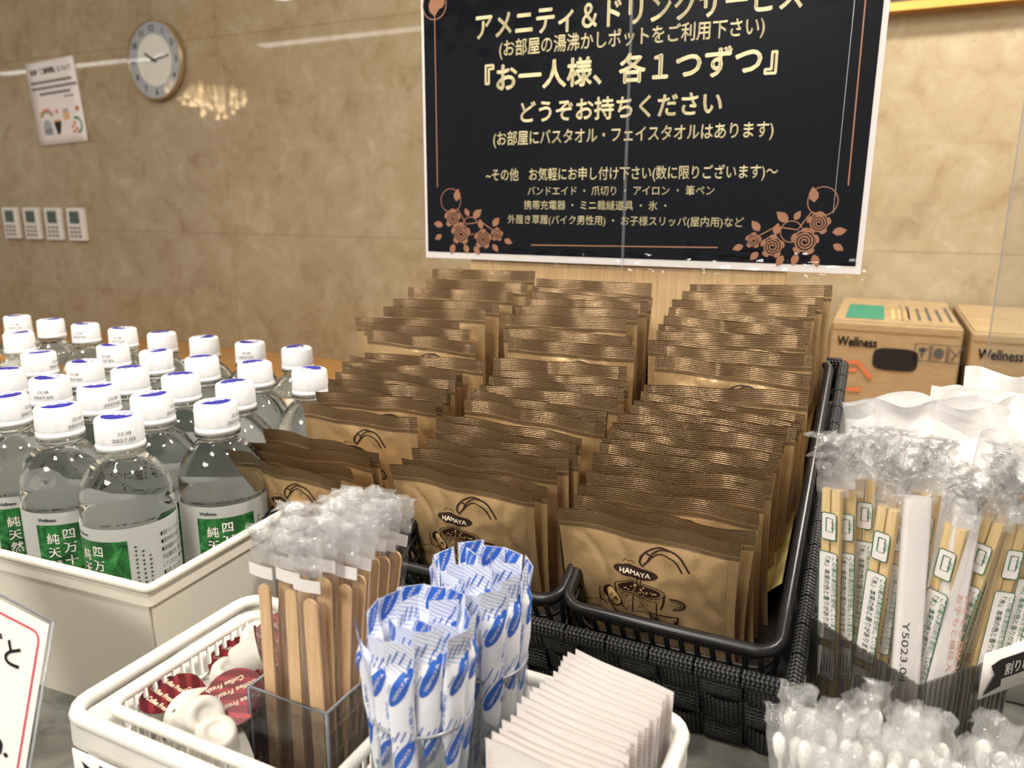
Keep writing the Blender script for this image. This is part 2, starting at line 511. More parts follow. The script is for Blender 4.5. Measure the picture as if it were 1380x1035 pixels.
tag(slab('counter', (-1.6, 0.02, -0.95), (1.4, 0.85, 0.0), STONE, 0.004), 'grey polished stone counter carrying the bottles, baskets and trays', 'counter')
tag(slab('wooden_ledge', (-9.4, 0.852, -0.95), (3.9, 1.8985, -0.172), LEDGE, 0.004), 'lower warm brown wooden ledge along the marble wall behind the bottles', 'ledge')

# strip lights, chandelier on the ceiling behind the camera (seen as reflections)
for x0, x1, lab in ((-8.2, -5.7, 'long ceiling strip light at the far left, reflected behind the clock'), (-4.75, -2.9, 'long ceiling strip light reflected high beside the black notice')):
    t = thing('strip_light', lab, 'light', ((x0 + x1) / 2, -1.36, 1.6), group='ceiling strip lights')
    L = (x1 - x0) / 2
    b = MB(); b.box((-L - .02, -.07, -.03), (L + .02, .07, 0)); b.build('housing', CEIL, t, False)
    b = MB(); b.box((-L, -.05, -.036), (L, .05, -.0301)); b.build('diffuser', LAMP, t, False)

ch = thing('chandelier', 'crystal chandelier of small warm bulbs, reflected beside the wall clock', 'chandelier', (-6.1, -2.1, 1.6))
b = MB(); b.tube([(0, 0, -.18), (0, 0, 0)], .012); b.lathe([(.30, -.2), (.34, -.19), (.34, -.17), (.30, -.16)], 32); b.build('frame', CLOCKGOLD, ch)
for i in range(26):
    a = i * 2.4; r = .05 + .30 * math.sqrt(i / 26); z = -.24 - .26 * (1 - r / .36) - .02 * (i % 3)
    b = MB(); b.lathe([(.001, -.02), (.016, -.012), (.02, 0), (.014, .014), (.004, .022), (.004, -z - .17)], 10, X=Matrix.Translation((r * math.cos(a), r * math.sin(a), z)))
    b.build('bulb', BULB, ch)

# ------------------------------------------------------------------ things on the wall
W = 1.9
def wallfn(off=0.0): return lambda x, z: (x, W - off, z)
# poster
t = thing('wall_notice', 'white paper notice with small food drawings on the marble wall left of the clock', 'notice', (0, 0, 0))
b = MB()
def pf(off):
    def g(u, v): # u,v in 0..1 on the slightly tilted sheet
        return (-2.868 + .265 * u + .034 * (1 - v), W - off - .004 * (1 - v) ** 2, .508 + .285 * v + .012 * u)
    return g
b.grid(pf(.002), 6, 8); b.build('sheet', PAPER, t, solid=.0006)
b = MB(); g = pf(.0032)
b.text('食事「ご飯時間」について', .5, .855, .075, g, 0, .84, 'C', bold=.03)
for row, (x0, x1) in enumerate(((.06, .93), (.05, .97), (.20, .84))):
    x = x0
    random.seed(row)
    while x < x1 - .03:
        w = random.uniform(.03, .05)
        b.stroke([(x, .755 - row * .07), (x + w, .755 - row * .07)], .028, g, 1, 1)
        b.stroke([(x + w * .5, .735 - row * .07), (x + w * .5, .775 - row * .07)], .012, g, 1, 1); x += w + .012
b.stroke([(.68, .555), (.88, .555)], .015, g, 1, 1)
for i, c in enumerate((2, 3, 4)):
    b.stroke([(.26 + (.13 - .02 * i) * math.cos(a / 8 * PI), .34 + (.09 - .016 * i) * math.sin(a / 8 * PI)) for a in range(9)], .016, g, c, 1)
b.disc(.24, .22, .09, .09, g, 5); b.rect(.15, .12, .34, .2, g, 5)
b.add([g(.38, .27), g(.54, .27), g(.48, .12), g(.42, .12)], [(0, 1, 2, 3)], 6)
b.disc(.46, .275, .08, .022, g, 3)
b.add([g(.44, .37), g(.52, .37), g(.48, .43)], [(0, 1, 2)], 7)
b.rect(.60, .28, .72, .38, g, 3); b.disc(.66, .39, .06, .022, g, 5)
b.disc(.90, .395, .04, .03, g, 7)
b.stroke([(.84 + .10 * math.cos(R(a)), .20 + .09 * math.sin(R(a))) for a in range(-70, 130, 20)], .03, g, 4, 1)
for x, y in ((.76, .19), (.80, .23), (.83, .16), (.77, .13), (.86, .12)): b.disc(x, y, .026, .02, g, 7)
b.build('printing', [INKGREY, INKGREY, INKRED, TAN, TEALINK, SILVER, INKBLACK, ORANGEINK], t)
# clock
t = thing('wall_clock', 'round wall clock with pale gold rim and silver numeral ring on the marble wall', 'clock', (-2.186, W, .757), (R(90), 0, 0))
b = MB(); b.lathe([(.119, 0), (.123, .008), (.123, .018), (.1205, .025), (.1175, .024), (.116, .020)], 56, cap1=False); b.build('rim', CLOCKGOLD, t)
b = MB(); b.lathe([(.0785, .0205), (.1165, .0205)], 56, cap0=False, cap1=False); dial = b.build('numeral_ring', SILVER, t)
b = MB(); b.lathe([(.001, .020), (.079, .020)], 48, cap0=True, cap1=False); face = b.build('dial', CLOCKW, t)
b = MB()
for i, s_ in enumerate(('12', '1', '2', '3', '4', '5', '6', '7', '8', '9', '10', '11')):
    a = R(90 - 30 * i)
    b.text(s_, .097 * math.cos(a), .097 * math.sin(a) - .009, .026, lambda x, y: (x, y, .0212), 0, None, 'C', bold=.02)
b.build('numerals', INKBLACK, dial)
for name, ang, L, w in (('hour_hand', 150, .045, .006), ('minute_hand', 10, .070, .004)):
    b = MB(); X = Matrix.Rotation(R(ang), 4, 'Z'); b.box((-.012, -w / 2, .0225), (L, w / 2, .0235), 0, X); b.build(name, INKBLACK, face, False)
b = MB(); b.lathe([(.0, .0275), (.117, .0265)], 48, cap0=False, cap1=False); b.build('cover_glass', GLASSY, t)
# thermostats
names = ('leftmost', 'second from left', 'third from left', 'rightmost')
for i in range(4):
    t = thing('wall_thermostat', 'white wall thermostat with dark screen, %s of the four in the row' % names[i], 'thermostat', (-3.057 + i * .1267, W, .170), group='thermostats on the marble wall')
    b = MB(); b.box((-.044, -.018, 0), (.044, 0, .118)); hs = b.build('housing', WHITEP, t, False, .003)
    b = MB(); b.box((-.026, -.0195, .062), (.026, -.0179, .106)); b.build('screen', LCD, hs, False)
    b = MB()
    for r in range(3):
        for c in range(3): b.box((-.03 + c * .022, -.0192, .012 + r * .015), (-.016 + c * .022, -.0178, .020 + r * .015))
    b.build('buttons', INKGREY, hs, False)
t = thing('light_switch', 'ivory switch plate at the left edge of the thermostat row', 'switch', (-3.205, W, .185))
b = MB(); b.box((-.04, -.008, 0), (.04, 0, .12)); b.build('plate', SWITCHW, t, False, .003)
b = MB(); b.box((-.018, -.012, .04), (.018, -.0079, .08)); b.build('rocker', WHITEP, t, False, .002)

# ------------------------------------------------------------------ cartons on the ledge
def carton(x0, y0, x1, y1, z0, z1, label, teal):
    t = thing('cardboard_carton', label, 'box', ((x0 + x1) / 2, y0, z0), group='cartons on the ledge')
    w = (x1 - x0) / 2; D = y1 - y0; H = z1 - z0
    b = MB(); b.box((-w, 0, 0), (w, D, H)); b.build('carton_body', CARTON, t, False, .004)
    b = MB()
    b.box((-w + .004, -.0012, H - .014), (w - .004, 0, H - .0035))
    b.box((-w + .004, .004, H), (w - .004, D * .5 - .002, H + .0022)); b.box((-w + .004, D * .5 + .002, H), (w - .004, D - .004, H + .0022))
    b.build('flap', CARTON, t, False)
    fr = lambda x, z: (x, -.0016, z)
    tp = lambda x, y: (x, y, H + .003)
    b = MB()
    b.text('Wellness', -w + .012, H - .043, .024, fr, 0, .066, bold=.03)
    # round-ended hand hole: its inner shade put in as a flat black patch
    b.grid(lambda u, v: fr(.005 + .036 * math.copysign(abs(math.cos(2 * PI * u)) ** .5, math.cos(2 * PI * u)) * v, H - .062 + .020 * math.copysign(abs(math.sin(2 * PI * u)) ** .5, math.sin(2 * PI * u)) * v), 28, 3, 0, uv=False)
    for i in range(3):
        x = .034 + .026 * i; z = H - .060
        b.stroke([(x, z), (x + .023, z), (x + .023, z + .03), (x, z + .03), (x, z)], .0016, fr, 1, 1)
    b.stroke([(.046, H - .054), (.046, H - .040)], .003, fr, 1, 1); b.disc(.046, H - .040, .007, .004, fr, 1)
    b.disc(.071, H - .045, .008, .009, fr, 1); b.stroke([(.09, H - .056), (.106, H - .034)], .002, fr, 1, 1); b.stroke([(.088, H - .036), (.096, H - .046)], .002, fr, 1, 1)
    for p in ([(-w + .012, H - .075), (-w + .05, H - .072), (-w + .062, H - .085), (-w + .075, H - .100)], [(-w + .012, H - .088), (-w + .05, H - .086)], [(-w + .012, H - .125), (-w + .06, H - .122)]):
        b.stroke(p, .008, fr, 2, 2)
    if teal: b.rect(-w + .02, .04, -w + .085, .26, tp, 3)
    for i in range(5): b.stroke([(.022 + i * .017, .06), (.022 + i * .017, .27 - .03 * (i % 2))], .005, tp, 1, 1)
    b.stroke([(.01, .03), (.10, .03), (.10, .30), (.01, .30), (.01, .03)], .0016, tp, 1, 1)
    for i in range(3): b.stroke([(-w + .10 + i * .012, .05), (-w + .10 + i * .012, .20)], .006, tp, 4, 1)
    b.build('printing', [INKBLACK, INKGREY, ORANGEINK, TEALINK, TAN], t)
    return t
carton(-.067, 1.49, .142, 1.89, -.172, .104, 'brown cardboard carton with green panel on top, left of the two', True)
carton(.152, 1.47, .40, 1.88, -.172, .102, 'brown cardboard carton cut by the right edge of the photo', False)
b = MB(); X = Matrix.Translation((-1.06, 1.37, -.172)) @ Matrix.Rotation(R(12), 4, 'Z')
b.grid(lambda u, v: (.13 * (u - .5) * 2, .17 * (v - .5) * 2, .002 + .012 * u * v), 6, 6, 0, X)
tag(b.build('folded_paper', SWITCHW, solid=.002), 'cream folded paper lying on the wooden ledge left of the coffee packets', 'paper')
b = MB(); X = Matrix.Translation((-.10, 1.28, -.172))
b.lathe([(.020, 0), (.022, .008), (.016, .016), (.014, .20), (.016, .24), (.018, .27), (.014, .285), (.004, .29)], 20, 0, X)
tag(b.build('white_post', WHITEP), 'white post with rounded top standing behind the coffee packets beside the carton', 'post')
# clear acrylic panel, only its left edge shows
t = thing('acrylic_screen', 'clear upright acrylic screen in front of the right carton, thin pale left edge', 'screen', (.158, 1.30, -.172))
b = MB(); b.box((0, 0, 0), (.60, .006, .75)); b.build('pane', GLASSY, t, False)
b = MB(); b.box((-.0015, -.0005, 0), (-.0001, .0065, .75)); b.build('edge', RIMACR, t, False)

# ------------------------------------------------------------------ black notice on a wooden stand
t = thing('wooden_sign_stand', 'pale wooden board stand behind the coffee packets, under the black notice', 'stand', (-.231, .712, 0))
b = MB(); b.box((-.1585, 0, 0), (.1585, .018, .40)); b.build('board', PALEWOOD, t, False, .002)
b = MB(); b.box((-.1585, .018, 0), (.1585, .11, .016)); b.box((-.15, .018, .016), (-.135, .10, .16)); b.box((.135, .018, .016), (.15, .10, .16)); b.build('foot', PALEWOOD, t, False, .002)

SX0, SX1, SZ0, SZ1 = -.4455, -.0095, .2455, .5505
t = thing('black_notice', 'large laminated black notice with gold Japanese lettering and copper roses', 'sign', (0, .7095, 0))
def sf(off):
    def g(x, z): return (x, -off - .0015 * math.sin((x - SX0) * 9) ** 2, z)
    return g
b = MB(); g = sf(.0006); b.rect(SX0 + .004, SZ0 + .0045, SX1 - .004, SZ1 - .0045, g, 0, 24, 6); b.build('paper', PAPER, t)
b = MB(); g = sf(.0009); b.rect(-.4385, .2565, -.0180, .5455, g, 0, 24, 6); b.build('printed_panel', SIGNBLACK, t)
b = MB(); g = sf(.0012)
for body, x0, x1, z, s_, bo in (
        ('アメニティ＆ドリンクサービス', -.3788, -.078, .4640, .0262, .022),
        ('(お部屋の湯沸かしポットをご利用下さい)', -.3531, -.1063, .4463, .0160, .014),
        ('『お一人様、各１つずつ』', -.3690, -.0940, .4160, .0265, .026),
        ('どうぞお持ちください', -.3298, -.1373, .3850, .0212, .022),
        ('(お部屋にバスタオル・フェイスタオルはあります)', -.3596, -.0928, .3640, .0145, .014),
        ('~その他　お気軽にお申し付け下さい(数に限りございます)～', -.3681, -.0866, .3300, .0128, .012),
        ('バンドエイド ・ 爪切り ・ アイロン ・ 筆ペン', -.3212, -.1392, .3155, .0094, .006),
        ('携帯充電器 ・ ミニ裁縫道具 ・ 氷 ・', -.3251, -.1817, .3020, .0094, .006),
        ('外履き草履(バイク男性用) ・ お子様スリッパ(屋内用)など', -.3431, -.1119, .2880, .0094, .006)):
    b.text(body, x0, z, s_, g, 0, x1 - x0, bold=bo)
b.build('lettering', GOLDINK, t, False)
b = MB()
for p in ([(-.4254, .490), (-.4254, .3232)], [(-.0315, .490), (-.0300, .3223)], [(-.3167, .2665), (-.133, .2690)], [(-.3167, .5350), (-.133, .5350)]): b.stroke(p, .0011, g, 0, 2)
b.stroke([(-.0390, .5455), (-.0395, .30)], .0005, g, 1, 4)
def circ(cx, cy, r, a0=0, a1=360, n=20): return [(cx + r * math.cos(R(a0 + (a1 - a0) * i / n)), cy + r * math.sin(R(a0 + (a1 - a0) * i / n))) for i in range(n + 1)]
def rose(cx, cy, r):
    sp = [(cx + r * (.12 + .88 * i / 40) * math.cos(i * .55), cy + r * (.12 + .88 * i / 40) * math.sin(i * .55)) for i in range(41)]
    b.stroke(sp, r * .13, g, 0, 1)
    for j in range(5):
        a = R(72 * j + 15); b.disc(cx + r * .95 * math.cos(a), cy + r * .95 * math.sin(a), r * .36, r * .2, g, 0, a + PI / 2, 12, 2)
def leaf(cx, cy, L, ang):
    ca, sa = math.cos(R(ang)), math.sin(R(ang)); q = []
    for s_, w in ((0, 0), (.25, .26), (.55, .30), (.8, .16), (1, 0)): q.append((s_ * L, w * L))
    pts = q + [(x, -y) for x, y in q[-2:0:-1]]
    b.add([g(cx + x * ca - y * sa, cy + x * sa + y * ca) for x, y in pts], [tuple(range(len(pts)))], 0)
def spray(sx, cx, cz):
    SC = .82
    q = lambda x, z: (cx + sx * x * SC, cz + z * SC)
    for x, z, r in ((0, 0, .0125), (.012, .019, .0105), (-.032, -.006, .0110), (-.052, .0, .0075)):
        p = q(x, z); rose(p[0], p[1], r * SC)
    p = q(.014, .041); b.stroke(circ(p[0], p[1], .0120), .0008, g, 0, 1)
    b.stroke([q(-.055, .0), q(-.03, .015), q(-.008, .012), q(.004, .03), q(.018, .028)], .001, g, 0, 3)
    b.stroke(circ(*q(-.014, .010), .009, 20, 300), .0008, g, 0, 1)
    for x, z, a, L in ((.006, .040, 100, .016), (.026, .010, 10, .014), (.028, -.002, -30, .012), (.010, -.013, -70, .014), (-.006, -.013, -110, .013), (-.046, .010, 130, .014), (-.030, .006, 80, .013), (-.018, .020, 140, .016), (-.062, -.006, 200, .012), (-.020, -.015, -120, .013), (-.046, -.012, 230, .012), (-.012, .022, 60, .011)):
        p = q(x, z); leaf(p[0], p[1], L * SC, a if sx > 0 else 180 - a)
spray(1, -.060, .276); spray(-1, -.398, .276)
for cx in (-.4254, -.031):
    b.stroke(circ(cx, .4985, .0135), .001, g, 0, 1); leaf(cx, .488, .020, 95); leaf(cx + .004, .494, .014, 60)
b.build('copper_ornament', [COPPERINK, SILVER], t, False)
b = MB(); g2 = sf(.0022)
b.grid(lambda u, v: (lambda p: (p[0], p[1] - .0004 * noise.noise(Vector((p[0] * 60, p[2] * 60, 3))) - .0034 * math.exp(-v ** 1.7 / .10) * (1 + noise.noise(Vector((p[0] * 90, p[2] * 210, 8)))) * .5, p[2]))(g2(SX0 + (SX1 - SX0) * u, SZ0 + (SZ1 - SZ0) * v ** 1.7)), 150, 130)
b.build('lamination', LAMI, t)
b = MB(); b.grid(lambda u, v: g2(-.2222 + .0028 * u - .0002 * v, SZ0 + .001 + (SZ1 - SZ0 - .002) * v + 0), 1, 6)
o = b.build('film_seam', film('seam_film', (.9, .9, .9, 1), .18, .1, .9, .1, 30, .2), t); o.location.y = -.0008

# ------------------------------------------------------------------ water bottles in the cream bin
bn = thing('storage_bin', 'cream white plastic storage bin full of water bottles, oval hand hole in front', 'bin', (-.6903, .4207, 0), (0, 0, R(4)))
def bin_():
    W2, D2, H, T = .325, .178, .094, .003
    ins = .006
    b = MB()
    # front wall with hand holes: outline + holes, filled flat then given thickness
    bm = bmesh.new()
    def loop(pts):
        vs = [bm.verts.new(p) for p in pts]
        return [bm.edges.new((vs[i], vs[(i + 1) % len(vs)])) for i in range(len(vs))]
    es = loop([(-W2 + ins, 0, 0), (W2 - ins, 0, 0), (W2, 0, H), (-W2, 0, H)])
    for cx in (.138, -.16):
        es += loop([(cx + .048 * math.copysign(abs(math.cos(a)) ** .55, math.cos(a)), 0, .069 + .0105 * math.copysign(abs(math.sin(a)) ** .7, math.sin(a))) for a in [2 * PI * i / 28 for i in range(28)]])
    bmesh.ops.triangle_fill(bm, edges=es, use_beauty=True, use_dissolve=False)
    bm.verts.ensure_lookup_table()
    vs = [v.co.copy() for v in bm.verts]; fs = [[v.index for v in f.verts] for f in bm.faces]; 
    bm.verts.index_update(); fs = [[v.index for v in f.verts] for f in bm.faces]
    for yy in (-D2, D2):
        sgn = 1 if yy < 0 else -1
        b.add([(p.x, yy + sgn * (ins * (1 - p.z / H)), p.z) for p in vs], fs)
    bm.free()
    for xx in (-W2, W2):
        s = 1 if xx < 0 else -1
        b.grid(lambda u, v: (xx + s * ins * (1 - v), (-D2 + ins * (1 - v)) + (2 * D2 - 2 * ins * (1 - v)) * u, v * H), 1, 1, uv=False)
    b.grid(lambda u, v: ((-W2 + ins) * (1 - 2 * u), (-D2 + ins) * (1 - 2 * v), .0016), 1, 1, uv=False)
    b.build('bin_shell', BINP, bn, False, solid=T)
    b = MB()
    P = rrect(-W2 - .002, -D2 - .002, W2 + .002, D2 + .002, .003, H, 3)
    b.tube(P, .0028, 8, closed=True)
    # flange lip turned down under the rim
    n = len(P)
    vs = [(p[0], p[1], H) for p in P] + [(p[0] * 1.001, p[1] * 1.003, H - .011) for p in P]
    b.add(vs, [(i, (i + 1) % n, n + (i + 1) % n, n + i) for i in range(n)])
    b.build('rim', BINP, bn)
bin_()

def make_bottle():
    t = thing('water_bottle', 'x', 'bottle', group='water bottles in the cream bin')
    b = MB()
    r = .0297
    prof = [(.001, .003), (.018, .0015), (.026, 0), (.0298, .004), (r, .010), (r, .018), (r - .0012, .0205), (r, .023), (r, .090), (r - .0004, .097),
            (r - .0013, .0985), (r - .0002, .1010), (r, .1045), (.0293, .1095), (.0284, .1150), (.0268, .1205), (.0245, .1258), (.0214, .1305), (.0180, .1340), (.0152, .1365), (.0134, .1385), (.0131, .1405), (.0156, .1412), (.0156, .1428), (.0131, .1434), (.0128, .150)]
    b.lathe(prof, 40)
    b.build('bottle_body', WATER, t)
    b = MB(); rl = r + .0004
    z0, z1 = .026, .0965
    cy = lambda a, z, o=0.0: ((rl + o) * math.cos(a), (rl + o) * math.sin(a), z)
    b.grid(lambda u, v: cy(2 * PI * u, z0 + (z1 - z0) * v), 48, 2, 0, closed_u=True, uv=False)
    # print: green photograph, name in white, small black text
    fp = lambda o: (lambda s, z: cy(s / rl - PI / 2, z, o))     # s = arc length, 0 = facing the front
    b.rect(-.030, .028, .010, .0880, fp(.00012), 1, 16, 2)
    for j, ch_ in enumerate('四万十の'): b.text(ch_, -.0095, .0778 - j * .0098, .0084, fp(.00025), 2, None, 'C', bold=.01)
    for j, ch_ in enumerate('純天然水'): b.text(ch_, -.0195, .0748 - j * .0098, .0084, fp(.00025), 2, None, 'C', bold=.01)
    b.text('Wellness', -.028, .0905, .0034, fp(.00025), 3, .012, bold=.03)
    random.seed(3)
    for c in range(3):
        z = .083 - .004 * c
        while z > .032:
            h = random.uniform(.0018, .0026); b.stroke([(.0135 + c * .0042, z), (.0135 + c * .0042 + random.uniform(.0014, .0022), z)], .0006, fp(.00025), 3, 1)
            b.stroke([(.0145 + c * .0042, z + .0008), (.0145 + c * .0042, z - .0010)], .0005, fp(.00025), 3, 1); z -= h + .0009
    for rw, ln in enumerate(('●名称:ナチュラルミネラルウォーター', '●原材料名:水(鉱水) ●内容量:', '●賞味期限:キャップに記載 ●保存', '方法:直射日光、高温を避けて保存', 'してください。●採水地:高知県', '■お問い合わせ先', '●開栓後はなるべく早くお飲みくだ', 'さい。●凍らせないでください。', '●容器が変形する場合があります。')):
        b.text(ln, .031, .0855 - rw * .0056, .0040, fp(.00025), 3, .032 if len(ln) > 12 else .016)
    for rw in range(3):
        x = .066
        while x < .086: b.stroke([(x, .080 - rw * .012), (x + .003, .080 - rw * .012)], .004, fp(.00025), 4, 1); x += .0042
    inner = lambda s, z: cy(s / rl - PI / 2, z, -.00022)
    b.text('ロマンに満ちあふれる', PI * rl, .080, .0058, inner, 4, .044, 'C', bold=.01)
    b.text('日本最後の清流', PI * rl, .068, .0072, inner, 4, .046, 'C', bold=.02)
    b.stroke([(PI * rl - .034, .088), (PI * rl - .026, .088), (PI * rl - .026, .070), (PI * rl - .034, .070), (PI * rl - .034, .088)], .0008, inner, 4, 2)
    b.build('label', [LABELW, FOREST, PAPER, INKBLACK, INKGREY], t)
    b = MB(); rc = .0150
    rf = lambda a, z: 1 + (.018 * (1 if math.sin(a * 48) > 0 else 0) if .149 < z < .1625 else 0)
    b.lathe([(rc + .0003, .1436), (rc + .0004, .1468), (rc - .0003, .1476), (rc - .0001, .1484), (rc - .0001, .1500), (rc - .0003, .1625), (rc - .0010, .1640), (rc - .0026, .1648), (.010, .1650), (.0005, .1650)], 96, rfun=rf)
    tp = lambda x, y: (x, y, .16512)
    # blue printing on the top: half moon and a few marks
    vs = [tp(.0104 * math.cos(R(a)), .0104 * math.sin(R(a))) for a in range(176, 366, 10)]
    b.add(vs, [tuple(range(len(vs)))], 1)
    for i, (x, y, w) in enumerate(((-.007, .001, .004), (-.001, .0012, .006), (-.0055, .0045, .003), (.0015, .0048, .004), (-.002, .008, .005), (.0065, .001, .003), (.006, .0048, .002))):
        b.stroke([(x, y), (x + w, y)], .0009, tp, 1, 1); b.stroke([(x + w * .3, y + .001), (x + w * .3, y - .0012)], .0007, tp, 1, 1); b.stroke([(x + w * .7, y + .0012), (x + w * .7, y - .001)], .0006, tp, 1, 1)
    cs = lambda s, z: ((rc + .0005) * math.cos(s / rc - PI / 2), (rc + .0005) * math.sin(s / rc - PI / 2), z)
    b.text('2027.03', .0015, .1505, .0032, cs, 2, .014); b.text('22:38', .0050, .1550, .0032, cs, 2, .008)
    b.build('cap', [CAPW, INKNAVY, INKGREY], t)
    return t
BR = {'front row': [('A', -.4445, .3260), ('B', -.5059, .3257), ('C', -.5657, .3269), ('', -.6260, .3250)],
      'second row': [('E', -0.4160, 0.3822), ('D', -0.475, 0.3774), ('F', -0.5347, 0.378), ('G', -0.5945, 0.3792), ('H', -0.6549, 0.3811)],
      'third row': [('J', -0.4493, 0.4337), ('I', -0.5091, 0.4337), ('K', -0.5689, 0.4332), ('L', -0.6286, 0.4347), ('M', -0.7065, 0.4437)],
      'fourth row': [('P', -0.4302, 0.4994), ('O', -0.4918, 0.4993), ('N', -0.5515, 0.4951), ('Q', -0.6153, 0.4986), ('R', -0.6788, 0.501), ('S', -0.8345, 0.5055)],
      'back row': [('W', -0.5091, 0.5745), ('V', -0.5706, 0.5752), ('U', -0.6358, 0.5762), ('T', -0.6983, 0.5758), ('X', -0.7621, 0.5769), ('Y', -0.828, 0.5792), ('Z', -0.8962, 0.5829), ('AA', -0.9616, 0.5837)]}
proto = None
rnd = random.Random(11)
yawset = {'A': -25, 'B': 12, 'C': 25, 'E': 20, 'D': 30}
for row, lst in BR.items():
    for i, (kk, x, y) in enumerate(lst):
        lab = 'white-capped water bottle, %s from the right in the %s of bottles' % ('first' if i == 0 else ORD[i], row)
        if proto is None:
            proto = make_bottle(); o = proto; o['label'] = lab
        else: o = dup(proto, lab)
        o.location = (x, y, .0035)
        d = yawset.get(kk, rnd.choice((-60, 20, 60, 140, 200)) + rnd.uniform(-20, 20))
        o.rotation_euler = (0, 0, math.atan2(x, y) * -1 + R(d))

# ------------------------------------------------------------------ coffee packet baskets
TILT = R(24)
BASE = Vector((0, .383, .075))           # front edge of the inner baskets' rims
def BX(x): return Matrix.Translation((x, BASE.y, BASE.z)) @ Matrix.Rotation(TILT, 4, 'X')
IL, IH = .275, .050
def inner_basket(xc, w, label):
    t = thing('plastic_basket', label, 'basket', (xc, BASE.y, BASE.z), (TILT, 0, 0), 'black plastic baskets of coffee packets')
    b = MB(); h = w / 2
    b.tube(rrect(-h, 0, h, IL, .012, 0, 5), .0036, 8, closed=True)
    b.build('rim', BLACKP, t)
    b = MB(); s = .006
    zz = [-.0085, -.022, -.034]
    P0 = rrect(-h + .001, .001, h - .001, IL - .001, .012, -.001, 4)
    def ring(z):
        k_ = s * (-z / IH)
        return rrect(-h + .001 + k_, .001 + k_, h - .001 - k_, IL - .001 - k_, .012, z, 4)
    for z in zz: b.tube(ring(z), .0014, 6, closed=True)
    # uprights all round
    def up(x, y, nx, ny):
        b.tube([(x, y, -.002), (x - nx * s, y - ny * s, -IH)], .0017, 5)
    nx_ = int(w / .0085); ny_ = int(IL / .0085)
    for i in range(1, nx_):
        x = -h + w * i / nx_
        if abs(x) < h - .006: up(x, .0005, 0, -1); up(x, IL - .0005, 0, 1)
    for j in range(1, ny_):
        y = IL * j / ny_
        if .006 < y < IL - .006: up(-h, y, -1, 0); up(h, y, 1, 0)
    b.build('slotted_wall', BLACKP, t)
    b = MB(); b.box((-h + s, s, -IH - .002), (h - s, IL - s, -IH)); b.build('base', BLACKP, t, False)
    b = MB(); b.grid(lambda u, v: ((-h + .010) + (w - .02) * u, .012 + (IL - .024) * v, -IH + .0008 + .0006 * math.sin(u * 9)), 8, 8)
    return t
inner_basket(-.0875, .1215, 'black slotted plastic basket under the right column of coffee packets')
inner_basket(-.2130, .1215, 'black slotted plastic basket under the middle column of coffee packets')
inner_basket(-.3310, .1110, 'black slotted plastic basket under the left column of coffee packets')
LINER = mat('yellow_paper', srgb(206, 194, 128), 0.7)
b = MB(); X = BX(-.0300); b.grid(lambda u, v: (-.020 + .016 * v, .07 + .19 * u, -.0475 + .022 * v), 8, 3, 0, X)
tag(b.build('paper_liner', LINER, solid=.0008), 'pale yellow paper liner tucked inside the right side of the right basket', 'paper')

# big woven basket that carries the three
wb = thing('woven_basket', 'large black woven strap basket carrying the coffee packet baskets', 'basket', (-.2055, BASE.y, BASE.z), (TILT, 0, 0))
def woven(name, P0, ex, ez, nrm, length, height, nx, nz, taper=0.0):
    """plaited straps over a panel; straps pass over and under each other"""
    b = MB(); P0, ex, ez, nrm = Vector(P0), Vector(ex), Vector(ez), Vector(nrm)
    pw = length / nx; ph = height / nz; A = .0032; g_ = .0011
    for i in range(nx):
        def fv(u, v):
            z = v * height
            s_ = math.sin(PI * (z / ph - .5) + PI * i + PI / 2)
            return P0 + ex * (i * pw + g_ + (pw - 2 * g_) * u) + ez * (-z) + nrm * (A * s_ + .0006)
        b.grid(lambda u, v: fv(u, v), 3, nz * 6, 0, su=pw * 100, sv=height * 100)
    for j in range(nz):
        def fh(u, v):
            x = u * length
            s_ = -math.sin(PI * (x / pw - .5) + PI * j + PI / 2)
            return P0 + ex * x + ez * (-(j * ph + g_ + (ph - 2 * g_) * v)) + nrm * (A * s_)
        # u along the strap: swap so the strap's own grain runs along it
        b.grid(lambda u, v: fh(v, u), 3, nx * 6, 0, su=ph * 100, sv=length * 100)
    return b.build(name, STRAP, wb, solid=.0012)
wl, wd, wh = .374, .297, .067
woven('front_panel', (-wl / 2, -.0105, -.010), (1, 0, 0), (0, 0, 1), (0, -1, 0), wl, wh, 16, 3)
woven('side_panel', (wl / 2, -.0105, -.010), (0, 1, 0), (0, 0, 1), (1, 0, 0), wd, wh, 12, 3)
woven('side_panel', (-wl / 2, wd - .0105, -.010), (0, -1, 0), (0, 0, 1), (-1, 0, 0), wd, wh, 12, 3)
woven('back_panel', (wl / 2, wd - .0105, -.010), (-1, 0, 0), (0, 0, 1), (0, 1, 0), wl, wh, 16, 3)
b = MB(); b.box((-wl / 2 + .002, -.008, -wh - .010), (wl / 2 - .002, wd - .013, -wh - .006)); b.box((-wl/2+.004, -.006, -wh-.006), (wl/2-.004, wd-.015, -IH-.003)); b.build('base', BLACKP, wb, False)
b = MB()
